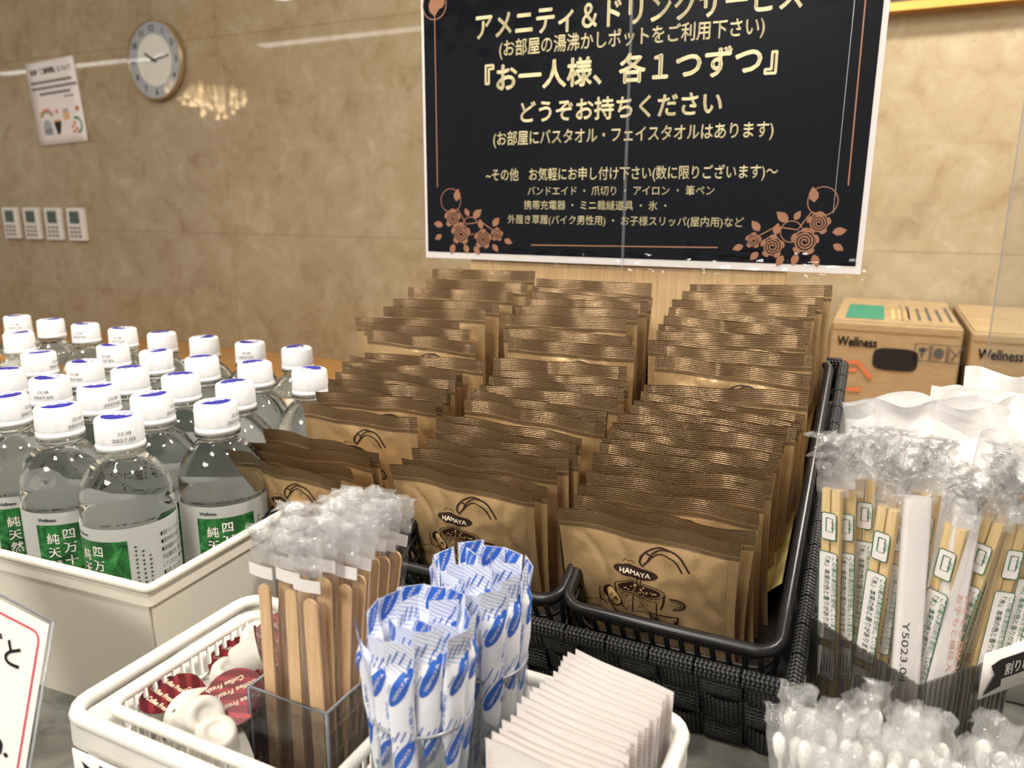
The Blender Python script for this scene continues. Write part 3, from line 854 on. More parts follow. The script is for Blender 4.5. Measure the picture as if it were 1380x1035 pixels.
for (x0, y0, x1, y1) in ((-wl / 2, -.0115, wl / 2, -.0115), (wl / 2 + .001, -.0115, wl / 2 + .001, wd - .0105), (-wl / 2 - .001, -.0115, -wl / 2 - .001, wd - .0105), (-wl / 2, wd - .0095, wl / 2, wd - .0095)):
    n = 15
    for i in range(n):
        f0, f1 = i / n + .0015, (i + 1) / n - .0015
        a = Vector((x0 + (x1 - x0) * f0, y0 + (y1 - y0) * f0, -.0105)); c = Vector((x0 + (x1 - x0) * f1, y0 + (y1 - y0) * f1, -.0105))
        d = (c - a); nr = Vector((d.y, -d.x, 0)).normalized()
        b.grid(lambda u, v: a + d * v + nr * .0042 * math.cos(2 * PI * u) + Vector((0, 0, .0060 * math.sin(2 * PI * u))), 10, 6, 0, su=2.6, sv=d.length * 100)
b.build('rim', STRAP, wb)
# wedge-shaped riser under the woven basket
b = MB()
zt = lambda y: BASE.z + (y - BASE.y) * math.tan(TILT) - (.0145 + wh) / math.cos(TILT)
y0, y1 = .445, .66
b.add([(-.385, y0, 0), (-.030, y0, 0), (-.030, y1, 0), (-.385, y1, 0), (-.385, y0, max(.002, zt(y0))), (-.030, y0, max(.002, zt(y0))), (-.030, y1, zt(y1)), (-.385, y1, zt(y1))],
      [(0, 3, 2, 1), (4, 5, 6, 7), (0, 1, 5, 4), (1, 2, 6, 5), (2, 3, 7, 6), (3, 0, 4, 7)])
tag(b.build('display_riser', BLACKP, smooth=False), 'black wedge riser propping up the back of the woven basket', 'riser')

# ---- coffee packets
PW, PH = .108, .098
def make_packet(seed, thick):
    rr = random.Random(seed)
    p1, p2, p3 = rr.uniform(0, 6), rr.uniform(0, 6), rr.uniform(-1, 1)
    sd = Vector((seed * 7.3, seed * 3.1, 0))
    def bulge(u, v):
        su = max(0, min(1, (u - .05) / .90)); sv = max(0, min(1, (v - .05) / .83))
        return (math.sin(PI * su) * math.sin(PI * sv)) ** .55 if 0 < su < 1 and 0 < sv < 1 else 0.0
    def wave(u, v):
        top = v ** 3
        kink = math.exp(-((u - .52 - .1 * p3) / .05) ** 2)
        return .0016 * math.sin(u * 5 + p1) * (.3 + .7 * top) + .0018 * top * math.sin(u * 13 + p2) + .0016 * top * kink * p3 + .0030 * p3 * (u - .5) * (1 - u) * top
    def surf(u, v, s, eps=0.0):
        bz = bulge(u, v)
        n1 = noise.noise(Vector((u * 5, v * 4, s * 2)) + sd); n2 = noise.noise(Vector((u * 12, v * 9, s * 2)) + sd)
        crease = abs(noise.noise(Vector((u * 4.2 + v * 1.5, v * 2.2, 5 + s)) + sd))
        d = thick / 2 * bz * (1 + .25 * n1) + bz ** .5 * (.0013 * n2 - .0013 * math.exp(-(crease / .13) ** 2) * thick / .009)
        d = max(d, 0.00015)
        # the foil draws in at the sides where the bag is full
        x = PW * (u - .5) * (1 - .035 * math.sin(PI * min(1, v * 1.05)) * (1 if thick > .008 else .6))
        z = PH * v
        return (x, wave(u, v) + s * (d + eps), z)
    b = MB()
    b.grid(lambda u, v: surf(u, v, -1), 60, 60, 0)
    b.grid(lambda u, v: surf(u, v, 1), 22, 22, 0, flip=True)
    mv = lambda v: .855 - (.815 - v) * .72
    g = lambda u, v: surf(u - .02, mv(v), -1, .00030)
    g2 = lambda u, v: surf(u - .02, mv(v), -1, .00065)
    wv = .014
    arc = lambda cx, cy, rx, ry, a0, a1, n=14: [(cx + rx * math.cos(R(a0 + (a1 - a0) * i / n)), cy + ry * math.sin(R(a0 + (a1 - a0) * i / n))) for i in range(n + 1)]
    # kettle spout
    b.stroke(arc(.625, .665, .125, .150, 178, 40), wv, g, 1, 2)
    b.stroke(arc(.630, .655, .085, .105, 160, 36), wv * .8, g, 1, 2)
    b.stroke([(.500, .67), (.515, .64), (.545, .69), (.560, .735), (.53, .76), (.505, .72), (.500, .67)], wv, g, 1, 2)
    b.stroke([(.72, .765), (.775, .655)], wv, g, 1, 2); b.stroke([(.70, .72), (.735, .64)], wv * .8, g, 1, 2)
    for i in range(7): b.stroke(arc(.628, .66, .095 + .005 * i, .115 + .006 * i, 150 - i * 10, 118 - i * 9, 6), .004, g, 1, 1)
    # name in a dark oval
    b.disc(.475, .565, .130, .056, g, 1, -.02, 40, 10)
    b.text('HAMAYA', .475, .543, .060, g2, 2, .18, 'C', bold=.02)
    b.stroke([(.40, .635), (.415, .66), (.43, .64), (.45, .66), (.47, .64)], .006, g, 1, 1)
    # stream of water
    b.stroke([(.487, .53), (.487, .47), (.495, .43)], .006, g, 1, 2); b.stroke([(.508, .53), (.510, .47), (.515, .43)], .006, g, 1, 2)
    # cup with coffee
    b.disc(.50, .410, .125, .056, g, 1); 
    rr2 = random.Random(5)
    for i in range(26):
        a = rr2.uniform(0, 6.28); q = math.sqrt(rr2.random())
        b.disc(.50 + .105 * q * math.cos(a), .410 + .042 * q * math.sin(a), .006, .005, g2, 3, n=8, rings=1)
    b.stroke(arc(.50, .410, .145, .070, 0, 360, 28), .006, g, 1, 1)
    b.stroke([(.355, .41), (.37, .30), (.40, .20), (.43, .175)], wv * .8, g, 1, 3); b.stroke([(.645, .41), (.64, .33), (.625, .26)], wv * .8, g, 1, 3)
    b.stroke(arc(.70, .33, .055, .055, 120, -100), wv, g, 1, 2); b.stroke(arc(.70, .33, .036, .036, 120, -100), .006, g, 1, 2)
    b.stroke([(.46, .33), (.60, .32), (.60, .17), (.46, .175), (.46, .33)], .007, g, 1, 3)
    for i in range(40):
        b.disc(.39 + rr2.random() * .06 + .1 * (i % 2), .20 + rr2.random() * .15, .004, .004, g, 1, n=6, rings=1)
    # saucer and small glass
    b.disc(.335, .275, .055, .095, g, 1, .25); b.disc(.345, .280, .040, .078, g2, 3, .25); b.disc(.345, .262, .03, .052, g2, 1, .25)
    b.stroke([(.30, .20), (.36, .13), (.46, .10), (.56, .11)], wv, g, 1, 3); b.stroke([(.28, .33), (.255, .33), (.255, .20), (.30, .15)], .006, g, 1, 2)
    b.stroke([(.56, .20), (.57, .06), (.62, .03), (.70, .03), (.72, .20), (.56, .20)], wv, g, 1, 3)
    b.add([g(.585, .16), g(.705, .16), g(.70, .10), g(.64, .055), g(.585, .08)], [(0, 1, 2, 3, 4)], 1)
    b.stroke([(.15, .14), (.24, .19), (.30, .17)], .006, g, 1, 3); b.stroke([(.74, .12), (.86, .08), (.92, .04)], .006, g, 1, 3)
    return b.build('foil_pouch', [PACK, INKBROWN, CREAMINK, TAN])
pouches = [make_packet(s, th) for s, th in ((1, .0135), (2, .0078), (3, .0072), (4, .0080), (5, .0074), (6, .0082))]
PM = [o.data for o in pouches]
for o in pouches: bpy.data.objects.remove(o)
COLS = {
 'left': [(-0.4217, 0.392), (-0.4183, 0.4), (-0.4136, 0.4084), (-0.4099, 0.4205), (-0.3982, 0.4499), (-0.3933, 0.465), (-0.3908, 0.4732), (-0.3917, 0.4801), (-0.3926, 0.4872), (-0.3935, 0.4944), (-0.3938, 0.5009), (-0.3941, 0.5075), (-0.3798, 0.5142), (-0.3993, 0.5417), (-0.4114, 0.5509), (-0.4217, 0.5574), (-0.4059, 0.5745), (-0.4007, 0.5876), (-0.3975, 0.6055), (-0.3889, 0.6207), (-0.388, 0.637)],
 'middle': [(-0.2869, 0.4094), (-0.2806, 0.4173), (-0.2793, 0.4249), (-0.2744, 0.4336), (-0.2695, 0.4426), (-0.2769, 0.452), (-0.274, 0.4607), (-0.2658, 0.476), (-0.2677, 0.4853), (-0.2604, 0.4929), (-0.2597, 0.5013), (-0.2582, 0.5108), (-0.2652, 0.5221), (-0.2663, 0.5467), (-0.2738, 0.5593), (-0.2823, 0.5765), (-0.2767, 0.5896), (-0.2736, 0.5995), (-0.2731, 0.6094), (-0.2736, 0.6183), (-0.2771, 0.6294)],
 'right': [(-0.1596, 0.3998), (-0.1541, 0.4088), (-0.1538, 0.4195), (-0.1531, 0.4284), (-0.1506, 0.4366), (-0.1537, 0.4441), (-0.1527, 0.4514), (-0.1516, 0.4588), (-0.151, 0.4662), (-0.15, 0.4733), (-0.1493, 0.4807), (-0.1439, 0.488), (-0.1422, 0.4955), (-0.1409, 0.5031), (-0.1403, 0.5115), (-0.1414, 0.5422), (-0.1427, 0.5522), (-0.1516, 0.5592), (-0.1493, 0.5691), (-0.1491, 0.5783), (-0.1486, 0.5887), (-0.1486, 0.5993), (-0.1475, 0.6103), (-0.1433, 0.6219), (-0.1385, 0.6317)]}
rnd = random.Random(4)
LEAN = R(8)
for cname, lst in COLS.items():
    for i, (x, y) in enumerate(lst):
        z = .129 + (y - .40) * .49
        roll = R(rnd.uniform(-2.5, 2.5)) if i else 0
        extra = R({'left': 14, 'middle': 4, 'right': 2}[cname]) * max(0, 1 - i / 4)
        twist = R(rnd.uniform(-2, 2))
        o = bpy.data.objects.new('coffee_packet', PM[0] if i == 0 else PM[1 + (i * 2 + len(cname)) % 5])
        COL.objects.link(o)
        Mx = Matrix.Translation((x, y, z)) @ Matrix.Rotation(twist, 4, 'Z') @ Matrix.Rotation(LEAN + extra - R(13) * i / len(lst) + R(rnd.uniform(-1, 1)), 4, 'X') @ Matrix.Rotation(roll, 4, 'Y') @ Matrix.Translation((PW / 2, 0, -PH))
        o.matrix_world = Mx
        where = 'front' if i == 0 else ('last' if i == len(lst) - 1 else ORD[i] + ' from the front')
        tag(o, 'gold-brown foil coffee packet, %s in the %s column of the baskets' % (where, cname), 'coffee packet', 'coffee packets in the baskets')

# ------------------------------------------------------------------ white tray in the foreground
TX0, TX1, TY0, TY1, TH = -.3195, -.0575, .190, .3085, .075
tr = thing('white_tray', 'large white plastic tray holding creamers, stirrers, sugar sticks and paper sachets', 'tray', ((TX0 + TX1) / 2, (TY0 + TY1) / 2, 0))
tw, td = (TX1 - TX0) / 2, (TY1 - TY0) / 2
def tub(parent, w, d, h, rad, rimr, taper, mt, shell='shell', T=.002, flange=.0):
    b = MB(); n = len(rrect(-w, -d, w, d, rad))
    rings = []
    for k_, z in ((taper, .001), (taper * .98, .0015), (0, h)): rings.append(rrect(-w + k_, -d + k_, w - k_, d - k_, rad, z))
    vs = [p for r_ in rings for p in r_]
    fs = []
    for j in range(len(rings) - 1):
        for i in range(n): fs.append((j * n + i, j * n + (i + 1) % n, (j + 1) * n + (i + 1) % n, (j + 1) * n + i))
    fs.append(tuple(range(n)))
    b.add(vs, fs); b.build(shell, mt, parent, solid=T)
    b = MB(); b.tube(rrect(-w, -d, w, d, rad, h), rimr, 8, closed=True)
    if flange:
        P = rrect(-w - rimr * .6, -d - rimr * .6, w + rimr * .6, d + rimr * .6, rad, h); Q = rrect(-w - rimr * .7, -d - rimr * .7, w + rimr * .7, d + rimr * .7, rad, h - flange)
        b.add(P + Q, [(i, (i + 1) % n, n + (i + 1) % n, n + i) for i in range(n)])
    b.build('rim', mt, parent)
tub(tr, tw, td, TH, .012, .0036, .008, WHITEP, flange=.014)
b = MB()
for i in range(7):
    x = -tw + .012 + i * .006
    pass
# black ribbon label on the tray's front
lb = thing('ribbon_label', 'black ribbon-shaped name tag with white lettering on the front of the tray', 'label', (-.275, TY0 - .008, .0))
fx = lambda x, z: (x, -.001, z)
b = MB(); b.rect(-.028, .028, .060, .068, fx, 0, 1, 1); b.build('card', PAPER, lb, solid=.0006)
b = MB(); f2 = lambda x, z: (x, -.0016, z)
b.add([f2(-.022, .064), f2(-.010, .060), f2(-.010, .066), f2(.050, .058), f2(.050, .036), f2(-.010, .044), f2(-.010, .040), f2(-.024, .040), f2(-.017, .052)], [(0, 1, 7, 8), (1, 2, 3, 4, 5), (1, 5, 6, 7)], 0)
b.text('ミルク', .004, .046, .011, lambda x, z: (x, -.0020, z - .1 * (x - .004)), 1, .034)
b.build('ribbon', [INKBLACK, PAPER], lb)

# creamer basket
cb = thing('slotted_basket', 'small white slotted basket full of coffee creamers inside the tray', 'basket', (-.2435, .2495, .006))
cw, cd, chh = .0632, .0475, .068
b = MB(); b.tube(rrect(-cw, -cd, cw, cd, .008, chh), .0028, 8, closed=True); b.build('rim', WHITEP, cb)
b = MB()
for z in (.012, .026, .040, .053): b.tube(rrect(-cw + .003, -cd + .003, cw - .003, cd - .003, .008, z), .0011, 5, closed=True)
for i in range(15):
    y = -cd + .008 + (2 * cd - .016) * i / 14
    for s in (-1, 1): b.tube([(s * (cw - .0012), y, chh), (s * (cw - .004), y, .002)], .0012, 5)
for i in range(15):
    x = -cw + .008 + (2 * cw - .016) * i / 14
    for s in (-1, 1): b.tube([(x, s * (cd - .0012), chh), (x, s * (cd - .004), .002)], .0012, 5)
b.build('slotted_wall', WHITEP, cb)
b = MB(); b.box((-cw + .003, -cd + .003, 0), (cw - .003, cd - .003, .002)); b.build('base', WHITEP, cb, False)

CUPW = mat('creamer_cup_plastic', srgb(206, 202, 192), 0.3)
def make_creamer():
    t = thing('coffee_creamer', 'x', 'creamer', group='coffee creamers in the slotted basket')
    b = MB(); S = .92
    rf = lambda a, z: 1 + (.035 * max(0, math.sin(a * 14)) if .004 < z < .014 else 0)
    b.lathe([(.0015 * S, .0012), (.0045 * S, .0012), (.0052 * S, 0), (.0088 * S, 0), (.0100 * S, .0014), (.0122 * S, .0150), (.0126 * S, .0160)], 42, rfun=rf, cap1=False)
    def outline(sc):
        P = []
        for i in range(40):
            a = 2 * PI * i / 40; r_ = .0150 * sc
            x, y = r_ * math.cos(a), r_ * math.sin(a)
            if x > .004: x = .004 + (x - .004) * 1.75; y *= 1 - .42 * (x - .004) / .02
            P.append((x, y))
        return P
    O = outline(1)
    b.add([(x, y, .0158) for x, y in O] + [(x, y, .0166) for x, y in O], [tuple(range(40))[::-1]] + [(i, (i + 1) % 40, 40 + (i + 1) % 40, 40 + i) for i in range(40)])
    b.build('cup', CUPW, t)
    b = MB(); O = outline(.985)
    b.add([(0, 0, .01690)] + [(x, y, .0167) for x, y in O], [(0, 1 + i, 1 + (i + 1) % 40) for i in range(40)])
    fl = lambda x, y: (x, y, .01705)
    for x, y, w in ((-.011, .006, .018), (-.013, -.0005, .020), (-.009, -.007, .018), (.006, .0035, .013), (.008, -.0035, .012)):
        b.text('Coffee Fresh', x, y, .0036, fl, 1, w, ang=R(-16), bold=.015)
    b.build('foil_lid', [FOIL, CREAMINK], t)
    return t
cr0 = None
CR = [  # x, y, z, lid normal, tab direction, what
 (-.2950, .2285, .060, (-.05, -.10, 1), (.9, .1, 0), 'lid up at the left, tab pointing right'),
 (-.2840, .2400, .056, (.1, .1, -1), (1, 0, 0), 'upside down, half hidden behind the leftmost lid'),
 (-.2700, .2230, .066, (-.75, .25, -.6), (0, 1, 0), 'lying on its side in front, base facing right'),
 (-.2860, .2560, .062, (-.15, -.05, -1), (-.8, -.5, 0), 'upside down mid-basket with its tab pointing left'),
 (-.2800, .2650, .070, (.60, .65, .30), (.4, -.6, .3), 'on its side in the middle, lid edge facing right'),
 (-.2950, .2720, .056, (.1, -.25, .95), (.8, .4, 0), 'lid up, partly under the cup lying on its side'),
 (-.2930, .2850, .066, (-.45, .45, -.75), (.3, .8, 0), 'upside down against the back slotted wall'),
 (-.2760, .2870, .068, (.25, -.45, .85), (.8, .3, 0), 'lid up at the back beside the wooden stirrers'),
 (-.2660, .2420, .062, (.2, -.45, .85), (-.3, -.9, 0), 'big lid facing up beside the smoked stirrer box'),
 (-.2560, .2180, .062, (-.35, .2, -.9), (1, 0, 0), 'upside down in front of the smoked stirrer box'),
 (-.2640, .2640, .054, (.6, -.3, .7), (0, 1, 0), 'lid tilted against the smoked stirrer box')]
for i in range(9): CR.append((-.292 + .030 * (i % 2), .219 + .029 * ((i // 2) % 3), .016 + .019 * (i // 6), (.1 * (i % 3), .1, 1 if i % 2 else -1), (1, .3 * i, 0), 'buried low in the basket under the others'))
for x, y, z, nv, xv, what in CR:
    lab = 'dark red lidded creamer cup, ' + what
    if cr0 is None: cr0 = make_creamer(); o = cr0; o['label'] = lab
    else: o = dup(cr0, lab)
    nv = Vector(nv).normalized(); xv = Vector(xv); xv = (xv - nv * xv.dot(nv)).normalized(); yv = nv.cross(xv)
    o.matrix_world = Matrix(((xv.x, yv.x, nv.x, x - nv.x * .008), (xv.y, yv.y, nv.y, y - nv.y * .008), (xv.z, yv.z, nv.z, z - nv.z * .008), (0, 0, 0, 1)))

# smoked square box with wooden stirrers
BX0, BX1, BY0, BY1, BH = -.2525, -.2042, .2355, .2840, .080
def open_box(t, x0, y0, x1, y1, z0, h, T, m_, rim=True):
    for nm, lo, hi in (('side_wall', (x0, y0, z0), (x0 + T, y1, h)), ('side_wall', (x1 - T, y0, z0), (x1, y1, h)), ('side_wall', (x0 + T, y0, z0), (x1 - T, y0 + T, h)), ('side_wall', (x0 + T, y1 - T, z0), (x1 - T, y1, h))):
        b = MB(); b.box(lo, hi); b.build(nm, m_, t, False)
    b = MB(); b.box((x0 + T, y0 + T, z0), (x1 - T, y1 - T, z0 + T)); b.build('base', m_, t, False)
    if rim:
        b = MB(); b.tube([(x0 + T / 2, y0 + T / 2, h), (x1 - T / 2, y0 + T / 2, h), (x1 - T / 2, y1 - T / 2, h), (x0 + T / 2, y1 - T / 2, h)], T * .42, 6, closed=True)
        for x in (x0 + T / 2, x1 - T / 2):
            for y in (y0 + T / 2, y1 - T / 2): b.tube([(x, y, z0), (x, y, h)], T * .42, 6)
        b.build('polished_edge', RIMACR, t)
t = thing('acrylic_box', 'smoked clear acrylic box holding wrapped wooden stirrers in the tray', 'box')
open_box(t, BX0, BY0, BX1, BY1, .0085, BH, .002, SMOKE)

def film_pouch(b, w, h, t_, seed, z0=0.0, crump=.004, nu=8, nv=36, topz=.84, mi=0, serr=True):
    sd = Vector((seed * 5.7, seed * 2.3, seed))
    for s in (-1, 1):
        def fn(u, v):
            e = math.sin(PI * u) ** .5
            k_ = max(0, (v - topz) / (1 - topz))
            flat = 1 - .8 * k_
            n1 = noise.noise(Vector((u * 3, v * 14, s * .3)) + sd); n2 = noise.noise(Vector((u * 6 + 9, v * 30, 0)) + sd)
            y = s * t_ / 2 * e * flat + crump * k_ * (n1 * 1.6 + n2) + .0004 * n2
            x = w * (u - .5) * (1 + .10 * k_ * n1) + crump * .6 * k_ * n2
            return (x, y, z0 + h * v - .004 * k_ * abs(n1))
        b.grid(fn, nu, nv, mi, flip=(s > 0))
def make_stirrer(seed):
    t = thing('wooden_stirrer', 'x', 'stirrer')
    L, w2, th = .120, .0036, .0007
    b = MB()
    pts = [(-w2, 0), (w2, 0)] + [(w2 * math.cos(R(a)), L - w2 + w2 * math.sin(R(a))) for a in range(0, 181, 20)]
    n = len(pts)
    b.add([(x, -th, z) for x, z in pts] + [(x, th, z) for x, z in pts], [tuple(range(n)), tuple(range(n, 2 * n))[::-1]] + [(i, n + i, n + (i + 1) % n, (i + 1) % n) for i in range(n)])
    b.build('stick', STICKWOOD, t, False)
    b = MB(); film_pouch(b, .0150, .146, .0032, seed, .0, .0035); b.build('clear_wrapper', WRAPSOFT, t)
    b = MB(); b.grid(lambda u, v: (.0148 * (u - .5), -.0018 - .0006 * math.sin(PI * u), .1245 + .006 * v), 6, 1); b.build('white_strip', PAPER, t)
    b = MB(); film_pouch(b, .0152, .018, .003, seed + 20, .1315, .006, 8, 10, .1); b.build('crinkled_top', WRAPWHITE, t)
    return t
st = [make_stirrer(i) for i in (1, 2, 3)]
used = [False] * 3
def place(proto_list, used_, k_, lab, loc, rot, group):
    if not used_[k_]:
        used_[k_] = True; o = proto_list[k_]; o['label'] = lab; o['group'] = group
    else: o = dup(proto_list[k_], lab, group)
    o.location = loc; o.rotation_euler = rot
    return o
rnd = random.Random(21)
idx = 0
for r_ in range(8):
    for c in range(3):
        x = BX0 + .0093 + c * .0149 + rnd.uniform(-.0006, .0006); y = BY0 + .0062 + r_ * .0052
        lab = 'wrapped wooden stirrer standing upright in the smoked acrylic box' if r_ else 'clear-wrapped wooden stirrer, %s in the front row of the smoked box' % ('left', 'middle', 'right')[c]
        back = r_ / 7
        dz = 0.0 + rnd.uniform(-.003, .003) + (.004 if r_ else 0)
        place(st, used, idx % 3, lab, (x, y, .0112 + max(0, dz)), (R(-1 - 8.5 * back + rnd.uniform(-.6, .6)), R(rnd.uniform(-1.5, 1.5) + back * 4), R(rnd.uniform(-6, 6))), 'stirrers behind the front row of the smoked box' if r_ else 'stirrers in the front row')
        idx += 1

# clear tumblers with sugar sticks
CYL = [(-.157, .2415, 'front clear tumbler'), (-.1515, .2855, 'rear clear tumbler')]
CRAD, CH = .0222, .094
def make_sugar(seed):
    t = thing('sugar_stick', 'x', 'sugar stick')
    rr = random.Random(seed); b = MB()
    L, w, th = .130, .0112, .0062
    sd = Vector((seed * 3.3, 1, 2))
    def fn(a, v):
        f_ = 1.0
        if v > .88: f_ = max(.06, 1 - (v - .88) / .03)
        if v < .06: f_ = max(.06, v / .06)
        ww = w * (1 + .16 * (1 - f_))
        n = noise.noise(Vector((math.cos(2 * PI * a) * 1.2, math.sin(2 * PI * a) * 1.2, v * 9)) + sd)
        x = ww / 2 * math.cos(2 * PI * a); y = th / 2 * math.sin(2 * PI * a) * f_
        x *= 1 + .05 * n * f_; y *= 1 + .22 * n
        bend = .0022 * max(0, v - .8) / .2 * math.sin(seed * 2)
        return Vector((x, y + bend, v * L))
    b.grid(lambda u, v: fn(u, v), 20, 40, 0, closed_u=False)
    def ink(eps): # s across the front/back: arc fraction, z height
        def g(s, z):
            a = s % 1.0; v = min(.999, max(0, z / L)); p = fn(a, v)
            d = Vector((math.cos(2 * PI * a) / w, math.sin(2 * PI * a) / th * 1.6, 0)).normalized()
            return p + d * eps
        return g
    g = ink(.00018); g2 = ink(.0003)
    per = .028
    G = lambda s, z: g(s / per, z); G2 = lambda s, z: g2(s / per, z)
    for i in range(4):
        for j in (0, 1):
            z = .012 + i * .0330 + j * .0165 + rr.uniform(-.001, .001); s = .0215 - j * .0145
            b.disc(s, z, .0092, .0027, G, 1, R(66), 18, 3)
            b.text('HAMAYA', s + .0007, z - .0003, .0018, G2, 2, .0110, 'C', R(66), .0)
            b.stroke([(s - .0055, z - .004), (s - .0015, z + .006)], .0004, G, 1, 2)
            for q in range(5):
                x0 = s - .005 + q * .0022; zz = z + .010 + rr.uniform(-.003, .003)
                b.stroke([(x0, zz - .003), (x0 + .0020, zz + .0025)], .00045, G, 1, 2)
    for s in (.0155, .026, .008):
        b.text('ハマヤ株式会社 1-5-20 グラニュ糖', s, .012 + rr.uniform(0, .02), .0022, G, 1, .045, 'L', R(90))
        b.text('グラニュ糖(3g)', s, .082, .0022, G, 1, .022, 'L', R(90))
    b.build('paper_tube', [STICKP, INKBLUE, PAPER], t)
    return t
sg = [make_sugar(i) for i in (1, 2, 3, 4)]
sused = [False] * 4
idx = 0
rnd = random.Random(8)
for ci, (cx, cy, nm) in enumerate(CYL):
    t = thing('clear_tumbler', ('clear round tumbler packed with blue and white sugar sticks, %s' % ('beside the smoked box' if ci == 0 else 'behind the other tumbler')), 'tumbler', (cx, cy, .0035), group='tumblers of sugar sticks')
    b = MB(); b.lathe([(CRAD - .002, 0), (CRAD - .0005, .001), (CRAD, CH), (CRAD - .0015, CH), (CRAD - .002, .003)], 44, cap1=True); b.build('wall', GLASSY, t)
    b = MB(); b.tube(circ3 if False else [(CRAD * math.cos(2 * PI * i / 44) * .98, CRAD * math.sin(2 * PI * i / 44) * .98, CH) for i in range(44)], .0007, 6, closed=True); b.build('rim', RIMACR, t)
    spots = [(0, 0)] + [(.0072 * math.cos(a), .0072 * math.sin(a)) for a in [2 * PI * i / 5 for i in range(5)]] + [(.0145 * math.cos(a), .0145 * math.sin(a)) for a in [2 * PI * i / 12 + .2 for i in range(12)]]
    for j, (dx, dy) in enumerate(spots):
        rad = math.hypot(dx, dy)
        ang = math.atan2(dy, dx)
        outer = j >= 6
        lab = 'blue-printed white sugar stick packed in the %s' % nm
        lean = R(rnd.uniform(0, 2.0) + (4.0 if outer else 1))
        rz = ang + PI / 2 if outer else rnd.uniform(0, 3)
        # lean outwards about the tangential axis
        q = Matrix.Rotation(lean, 4, Vector((-math.sin(ang), math.cos(ang), 0))) @ Matrix.Rotation(rz, 4, 'Z')
        sc_ = .80 if outer else .9
        o = place(sg, sused, idx % 4, lab, (cx + dx * sc_, cy + dy * sc_, .0075 + rnd.uniform(0, .006) + (.004 if ci else 0)), q.to_euler(), 'sugar sticks in the ' + nm)
        idx += 1

# white paper sachets
def make_sachet(seed):
    b = MB(); w, h = .0490, .098; rr = random.Random(seed); sd = Vector((seed, 3, 1))
    def fn(u, v, s, e=0):
        su = max(0, min(1, (u - .10) / .80)); sv = max(0, min(1, (v - .06) / .88))
        bz = (math.sin(PI * su) * math.sin(PI * sv)) ** .4 if 0 < su < 1 and 0 < sv < 1 else 0
        n = noise.noise(Vector((u * 4, v * 5, s)) + sd)
        return (w * (u - .5), .0006 * math.sin(u * 6 + seed) * v + s * (.0001 + .0016 * bz * (1 + .4 * n) + e), h * v)
    b.grid(lambda u, v: fn(u, v, -1), 16, 20, 0); b.grid(lambda u, v: fn(u, v, 1), 16, 20, 0, flip=True)
    g = lambda u, v: fn(u, v, -1, .00015)
    for i in range(46):
        z = .03 + .94 * i / 46
        for x in (.015, .945): b.stroke([(x, z), (x + .04, z)], .005, g, 1, 1)
    b.rect(.30, .62, .36, .66, g, 2, 2, 2)
    return b.build('paper_sachet', [PAPER, mat('pale_pink_ink_%d' % seed, srgb(222, 190, 188), .6), INKRED])
sa = [make_sachet(s) for s in (1, 2, 3)]
SM = [o.data for o in sa]
for o in sa: bpy.data.objects.remove(o)
rnd = random.Random(2)
NS = 18
for i in range(NS):
    f_ = i / (NS - 1)
    x = -.0960 + .0075 * f_ ; y = .2300 + .0700 * f_
    o = bpy.data.objects.new('paper_sachet', SM[i % 3]); COL.objects.link(o)
    o.matrix_world = Matrix.Translation((x + rnd.uniform(-.0012, .0012), y, .006 + rnd.uniform(0, .0015))) @ Matrix.Rotation(R(-4 - 7 * f_), 4, 'Z') @ Matrix.Rotation(R(4), 4, 'X') @ Matrix.Rotation(R(rnd.uniform(-1, 1) + 2), 4, 'Y')
    tag(o, 'white paper sachet with pink-edged seals, %s in the row of sachets' % ('front' if i == 0 else ('last' if i == NS - 1 else ORD[i] + ' from the front')), 'sachet', 'white paper sachets in the tray')

# ------------------------------------------------------------------ card at the lower left
TRc = Vector((-.3349, .1998, .1122)); BRd = (Vector((-.3247, .1738, .0550)) - Vector((-.3349, .1998, .1122)))
BRd.normalize()
ex = (Vector((-.3349, .1998, .1122)) - Vector((-.3600, .1935, .1225))).normalized()
nrm = ex.cross(-BRd)
Lh = (TRc.z - .004) / -BRd.z
cd_ = thing('table_card', 'white card with red rounded border in clear sleeve, lower left corner of the photo', 'card', tuple(TRc))
cf = lambda off: (lambda x, y: ex * x + (-BRd) * y + nrm * off)      # x to the left is negative, y down is negative
# nrm points to the viewer
if nrm.dot(cam.location - TRc) < 0 or (Vector((0, 0, .305)) - TRc).dot(nrm) < 0: nrm = -nrm
WC = .15
b = MB(); b.rect(-WC, -Lh, -.002, -.002, cf(0), 0, 1, 1); b.build('sheet', PAPER, cd_, False)
b = MB(); c1 = cf(.0005)
b.stroke([p[:2] for p in rrect(-WC + .01, -Lh + .012, -.0058, -.0075, .004)] + [rrect(-WC + .01, -Lh + .012, -.0058, -.0075, .004)[0][:2]], .0009, c1, 0, 1)
b.text('ごと', -.0135, -.0265, .0125, c1, 1, None, 'R', bold=.015)
b.text('on.', -.0115, -.0640, .0120, c1, 1, .0185, 'R', bold=.02)
b.build('printing', [INKRED, INKBLACK], cd_, False)
b = MB(); b.rect(-WC - .002, -Lh, 0, 0, cf(.0012), 0, 8, 8); b.rect(-WC - .002, -Lh, 0, 0, cf(-.0012), 0, 2, 2); b.build('clear_sleeve', LAMI, cd_)
b = MB(); b.tube([cf(0)(0, 0), cf(0)(0, -Lh)], .0006, 6); b.tube([cf(0)(-WC, 0), cf(0)(0, 0)], .0006, 6); b.build('sleeve_edge', RIMACR, cd_)

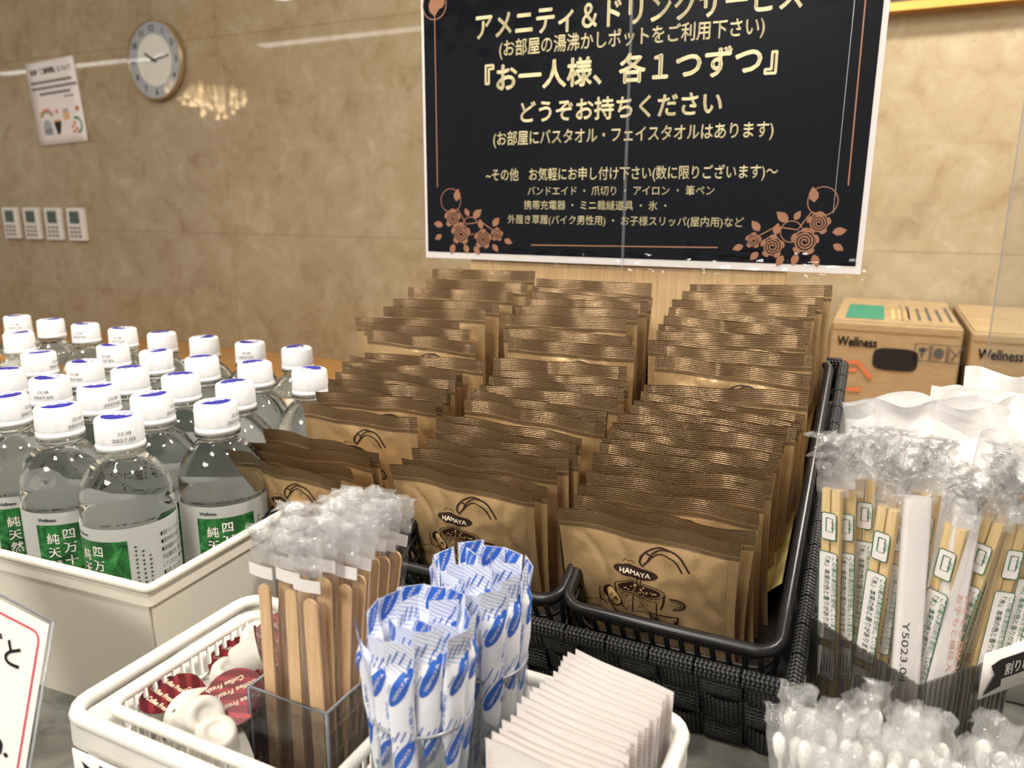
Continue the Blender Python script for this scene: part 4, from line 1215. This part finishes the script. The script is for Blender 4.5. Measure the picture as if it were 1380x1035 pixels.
# ------------------------------------------------------------------ chopsticks in the ribbed box
cx_t = thing('ribbed_box', 'grey ribbed translucent acrylic box of wrapped chopsticks, its corner facing front', 'box', (.0345, .4215, 0), (0, 0, R(-40.9)))
HB = .0335; CHB = .081
def ribwall(p0, d, name):
    b = MB(); p0 = Vector(p0); d = Vector(d); n_ = Vector((d.y, -d.x, 0)).normalized(); L = d.length
    nr = 18
    b.grid(lambda u, v: p0 + d * u + n_ * (.0011 * (1 if math.sin(2 * PI * nr * u) > 0 else -.2)) + Vector((0, 0, CHB * v + (.0007 * math.sin(2 * PI * nr * u) if v > .99 else 0))), nr * 6, 4)
    b.build(name, RIBBED, cx_t, False, solid=.0014)
c_ = [(-HB, -HB, .002), (HB, -HB, .002), (HB, HB, .002), (-HB, HB, .002)]
for i in range(4): ribwall(c_[i], Vector(c_[(i + 1) % 4]) - Vector(c_[i]), 'ribbed_wall')
b = MB(); b.box((-HB, -HB, 0), (HB, HB, .002)); b.build('base', RIBBED, cx_t, False)
for o in [c for c in cx_t.children if c.name.startswith('ribbed_wall')]: pass

def make_chop(seed):
    t = thing('wrapped_chopsticks', 'x', 'chopsticks')
    L = .148
    for s in (-1, 1):
        b = MB(); b.grid(lambda u, v: (s * .0027 + .0025 * math.copysign(abs(math.cos(2 * PI * u + PI / 4)) ** .4, math.cos(2 * PI * u + PI / 4)) * (.75 + .25 * v), .0022 * math.copysign(abs(math.sin(2 * PI * u + PI / 4)) ** .4, math.sin(2 * PI * u + PI / 4)) * (.75 + .25 * v), L * v), 16, 2, closed_u=True, uv=False)
        n = len(b.v); b.f.append(list(range(n - 16, n))); b.m.append(0); b.f.append(list(range(16))[::-1]); b.m.append(0)
        b.build('chopstick', CHOPWOOD, t, False)
    b = MB(); film_pouch(b, .0165, L + .022, .0066, seed, -.001, .0070, 10, 44, .885); b.build('clear_wrapper', WRAPSOFT, t)
    b = MB(); film_pouch(b, .0180, .034, .004, seed + 40, L - .003, .011, 14, 18, .05); b.build('crinkled_top', WRAP, t)
    # label printed on the film: white panels outlined in green
    b = MB(); f_ = lambda o: (lambda x, z: (x + .001, -.0041 - o, z))
    def panel(x0, z0, x1, z1):
        b.rect(x0, z0, x1, z1, f_(0), 0, 1, 1)
        P = [p[:2] for p in rrect(x0, z0, x1, z1, .0014)]; b.stroke(P + [P[0]], .0005, f_(.0002), 1, 1)
    panel(-.0045, .121, .0035, .136); panel(-.0055, .063, .0045, .114); panel(-.0055, .040, .0045, .059)
    b.stroke([(-.002, .133), (.0015, .133), (.0015, .1255), (-.002, .1255), (-.002, .133)], .0006, f_(.0002), 1, 1)
    b.text('プラ', .0008, .1315, .0026, f_(.0003), 1, None, 'L', R(-90))
    b.text('「木」本来の色と香りがあります。', -.0022, .1115, .0036, f_(.0003), 1, .045, 'L', R(-90), .01)
    b.text('この箸は漂白剤を使用していません', .0020, .1115, .0032, f_(.0003), 1, .046, 'L', R(-90))
    for k_ in range(4): b.stroke([(-.003 + k_ * .0016, .044), (-.003 + k_ * .0016, .053 + .001 * (k_ % 2))], .0005, f_(.0002), 1, 1)
    b.stroke(circ(.000, .044, .003, 180, 360, 8), .0005, f_(.0002), 1, 1)
    b.build('printed_label', [PAPER, INKGREEN], t)
    return t
cps = [make_chop(i) for i in (3, 4, 5)]
cused = [False] * 3
def make_sleeve(seed, red):
    t = thing('paper_chopstick_sleeve', 'x', 'chopsticks')
    b = MB(); L = .166
    b.grid(lambda u, v: (.0068 * math.copysign(abs(math.cos(2 * PI * u)) ** .5, math.cos(2 * PI * u)) * (1 - .12 * v), .0036 * math.copysign(abs(math.sin(2 * PI * u)) ** .6, math.sin(2 * PI * u)), L * v), 24, 8, closed_u=True, uv=False)
    f_ = lambda x, z: (x, -.0039, z)
    if red:
        for c in range(2): b.text('お手もと楊枝入り', .0008 + c * .0034, .118, .0030, f_, 1, .046, 'L', R(-90))
    else: b.text('Y5023.04', -.0034, .104, .0044, f_, 2, .032, 'L', R(-90))
    b.build('paper_sleeve', [PAPER, mat('faded_red_ink_%d' % seed, srgb(206, 150, 132), .6), INKBLACK], t)
    b = MB(); film_pouch(b, .0150, L + .010, .0082, seed + 60, 0, .004, 10, 40, .94); b.build('clear_wrapper', WRAPSOFT, t)
    return t
# positions inside the box, in the box's own rotated frame: rows along its two visible walls
rz0 = R(-40.9)
def boxpt(a, c): return (.0345 + a * math.cos(rz0) - c * math.sin(rz0), .4215 + a * math.sin(rz0) + c * math.cos(rz0))
rnd = random.Random(33)
frontlab = ('far left corner', 'left side, second', 'left side, third', 'left side, fourth', 'near the front corner')
n = 0
for r_ in range(4):
    for c in range(3):
        a = -.0215 + c * .0175; d = -.0265 + r_ * .0105
        if r_ == 0 and c == 2: continue
        x, y = boxpt(a, d)
        lab = 'clear-wrapped wooden chopsticks, %s along the front-left wall of the ribbed box' % ('leftmost', 'middle')[c] if r_ == 0 else 'clear-wrapped wooden chopsticks in the crowd filling the ribbed box'
        lx = rnd.uniform(-1.5, 2) - 2 * r_ ; ly = (c - 1) * 5 + rnd.uniform(-2, 2)
        place(cps, cused, n % 3, lab, (x, y, .0045 + rnd.uniform(0, .008) + .004 * (r_ > 1)), (R(lx), R(ly), R(-18 + rnd.uniform(-14, 14))), 'chopsticks crowded in the ribbed box' if r_ else 'chopsticks along the front of the ribbed box')
        n += 1
s1 = make_sleeve(1, False); s1['label'] = 'white paper-sleeved chopsticks with black stamped number at the corner of the ribbed box'
x, y = boxpt(.0255, -.0265); s1.location = (x, y, .0045); s1.rotation_euler = (R(-3), R(-2.5), R(8))
s2 = make_sleeve(2, True); s2['label'] = 'white paper-sleeved chopsticks with faded red print leaning right in the ribbed box'
x, y = boxpt(.0275, -.0130); s2.location = (x, y, .0045); s2.rotation_euler = (R(-3), R(2), R(14))

for q, (x, y, rz, ry) in enumerate(((.0620, .4120, 22, 7), (.0700, .4220, 26, 9), (.0570, .4270, 15, 5))):
    place(cps, cused, q, 'clear-wrapped wooden chopsticks at the right wall of the ribbed box, %s' % ('nearest the white sleeves', 'at the right edge', 'behind the others')[q], (x, y, .0045 + .004 * q), (R(-4), R(ry), R(rz)), 'chopsticks along the right wall of the ribbed box')
# label clipped on the box
cl = thing('ribbon_label', 'black ribbon name tag on white card hooked over the ribbed chopstick box', 'label', (.0705, .4068, 0), (0, 0, R(49.1)))
fx = lambda o: (lambda x, z: (x, -o, z))
b = MB(); b.rect(-.0060, .066, .075, .0915, fx(.0), 0, 8, 1); b.build('card', PAPER, cl, solid=.0005)
b = MB(); f2 = fx(.0008)
b.add([f2(-.004, .068), f2(.003, .078), f2(-.001, .084), f2(.006, .086), f2(.07, .086), f2(.07, .074), f2(.009, .074), f2(.009, .070)], [(0, 1, 2, 3, 6, 7), (3, 4, 5, 6)], 0)
b.text('割りばし', .010, .0765, .0075, fx(.0012), 1, .026)
b.build('ribbon', [INKBLACK, PAPER], cl)

# ------------------------------------------------------------------ pearly pouches behind the chopsticks
pb = thing('low_bin', 'low white bin under the pearly white pouches behind the chopsticks', 'bin', (.0960, .620, 0))
tub(pb, .112, .105, .050, .010, .002, .004, WHITEP)
def make_pearl(seed, w, h):
    rr = random.Random(seed); sd = Vector((seed * 4.1, seed, 2)); b = MB()
    def fn(u, v, s):
        su, sv = u, max(0, min(1, (v - .04) / .86))
        bz = (math.sin(PI * su) * math.sin(PI * sv)) ** .6 if 0 < su < 1 and 0 < sv < 1 else 0
        n1 = noise.noise(Vector((u * 3, v * 3, s)) + sd); n2 = noise.noise(Vector((u * 9, v * 6, s)) + sd)
        cr = abs(noise.noise(Vector((u * 5 + v * 2, v * 3, 8 + s)) + sd))
        k_ = max(0, (v - .86) / .14)
        y = s * (.0002 + .010 * bz * (1 + .5 * n1)) + bz * s * (.0022 * n2 - .004 * max(0, .15 - cr) / .15) + .007 * k_ * n1 + .005 * n1 + .003 * math.sin(u * 22 + seed) * k_
        z = h * v + .010 * k_ * n1 - .012 * (u - .5) ** 2 * v
        return (w * (u - .5) * (1 - .06 * math.sin(PI * v)), y, z)
    b.grid(lambda u, v: fn(u, v, -1), 40, 36, 0); b.grid(lambda u, v: fn(u, v, 1), 30, 26, 0, flip=True)
    return b.build('white_pouch', PEARL)
PEARLS = [  # x, y, z0, rz, lean x, roll, w, h, label
 (.0420, .620, .006, 2, 6, -4, .120, .166, 'large pearly white pouch with peaked corner, nearest the coffee packets'),
 (.0200, .575, .006, -12, 10, 3, .085, .130, 'pearly white pouch low at the left behind the chopsticks'),
 (.0850, .657, .006, 6, 4, 3, .100, .168, 'pearly white pouch behind the large peaked one'),
 (.1100, .685, .006, 10, 0, 2, .095, .176, 'rearmost pearly white pouch with crimped top edge'),
 (.1150, .610, .006, 8, 8, 4, .110, .150, 'pearly white pouch at the right, third row from the back'),
 (.1180, .570, .006, 12, 10, 3, .110, .135, 'pearly white pouch at the right just behind the chopstick wrappers'),
 (.1560, .642, .006, 14, 2, 5, .100, .166, 'pearly white pouch at the right edge of the photo')]
for i, (x, y, z, rz, lx, ry, w, h, lab) in enumerate(PEARLS):
    o = make_pearl(i + 1, w, h); o.location = (x, y, z); o.rotation_euler = (R(lx), R(ry), R(rz))
    tag(o, lab, 'pouch', 'pearly white pouches')

# ------------------------------------------------------------------ cotton swab packs in a clear bin, bottom right
sbn = thing('clear_bin', 'clear acrylic bin of wrapped cotton swabs at the bottom edge of the photo', 'bin')
open_box(sbn, -.0150, .262, .0760, .345, .001, .062, .002, GLASSY)
def make_swab(seed):
    t = thing('cotton_swab_pack', 'x', 'cotton swabs')
    for k_, dx in ((0, -.0035), (1, .0035)):
        b = MB(); H_ = .072 - .002 * k_
        b.lathe([(.0011, .0), (.0011, H_ - .012), (.0022, H_ - .010), (.0028, H_ - .006), (.0026, H_ - .002), (.0014, H_), (.0003, H_ + .0006)], 12, X=Matrix.Translation((dx, 0, .002)))
        b.build('swab', COTTON, t)
    b = MB(); film_pouch(b, .0165, .088, .0062, seed + 80, 0, .0055, 8, 26, .70); b.build('clear_wrapper', WRAPWHITE, t)
    return t
sw = [make_swab(i) for i in (1, 2, 3)]
swu = [False] * 3
rnd = random.Random(17)
n = 0
for r_ in range(8):
    for c in range(5):
        x = -.0050 + c * .0172 + rnd.uniform(-.002, .002); y = .2700 + r_ * .0092
        hump = .010 * math.sin(PI * (c + .6) / 5.4)
        place(sw, swu, n % 3, 'clear-wrapped pair of white cotton swabs in the crowded clear bin', (x, y, .0035 + hump + rnd.uniform(0, .006)), (R(rnd.uniform(-6, 8)), R(rnd.uniform(-9, 9)), R(rnd.uniform(-50, 50))), 'cotton swab packs in the clear bin')
        n += 1
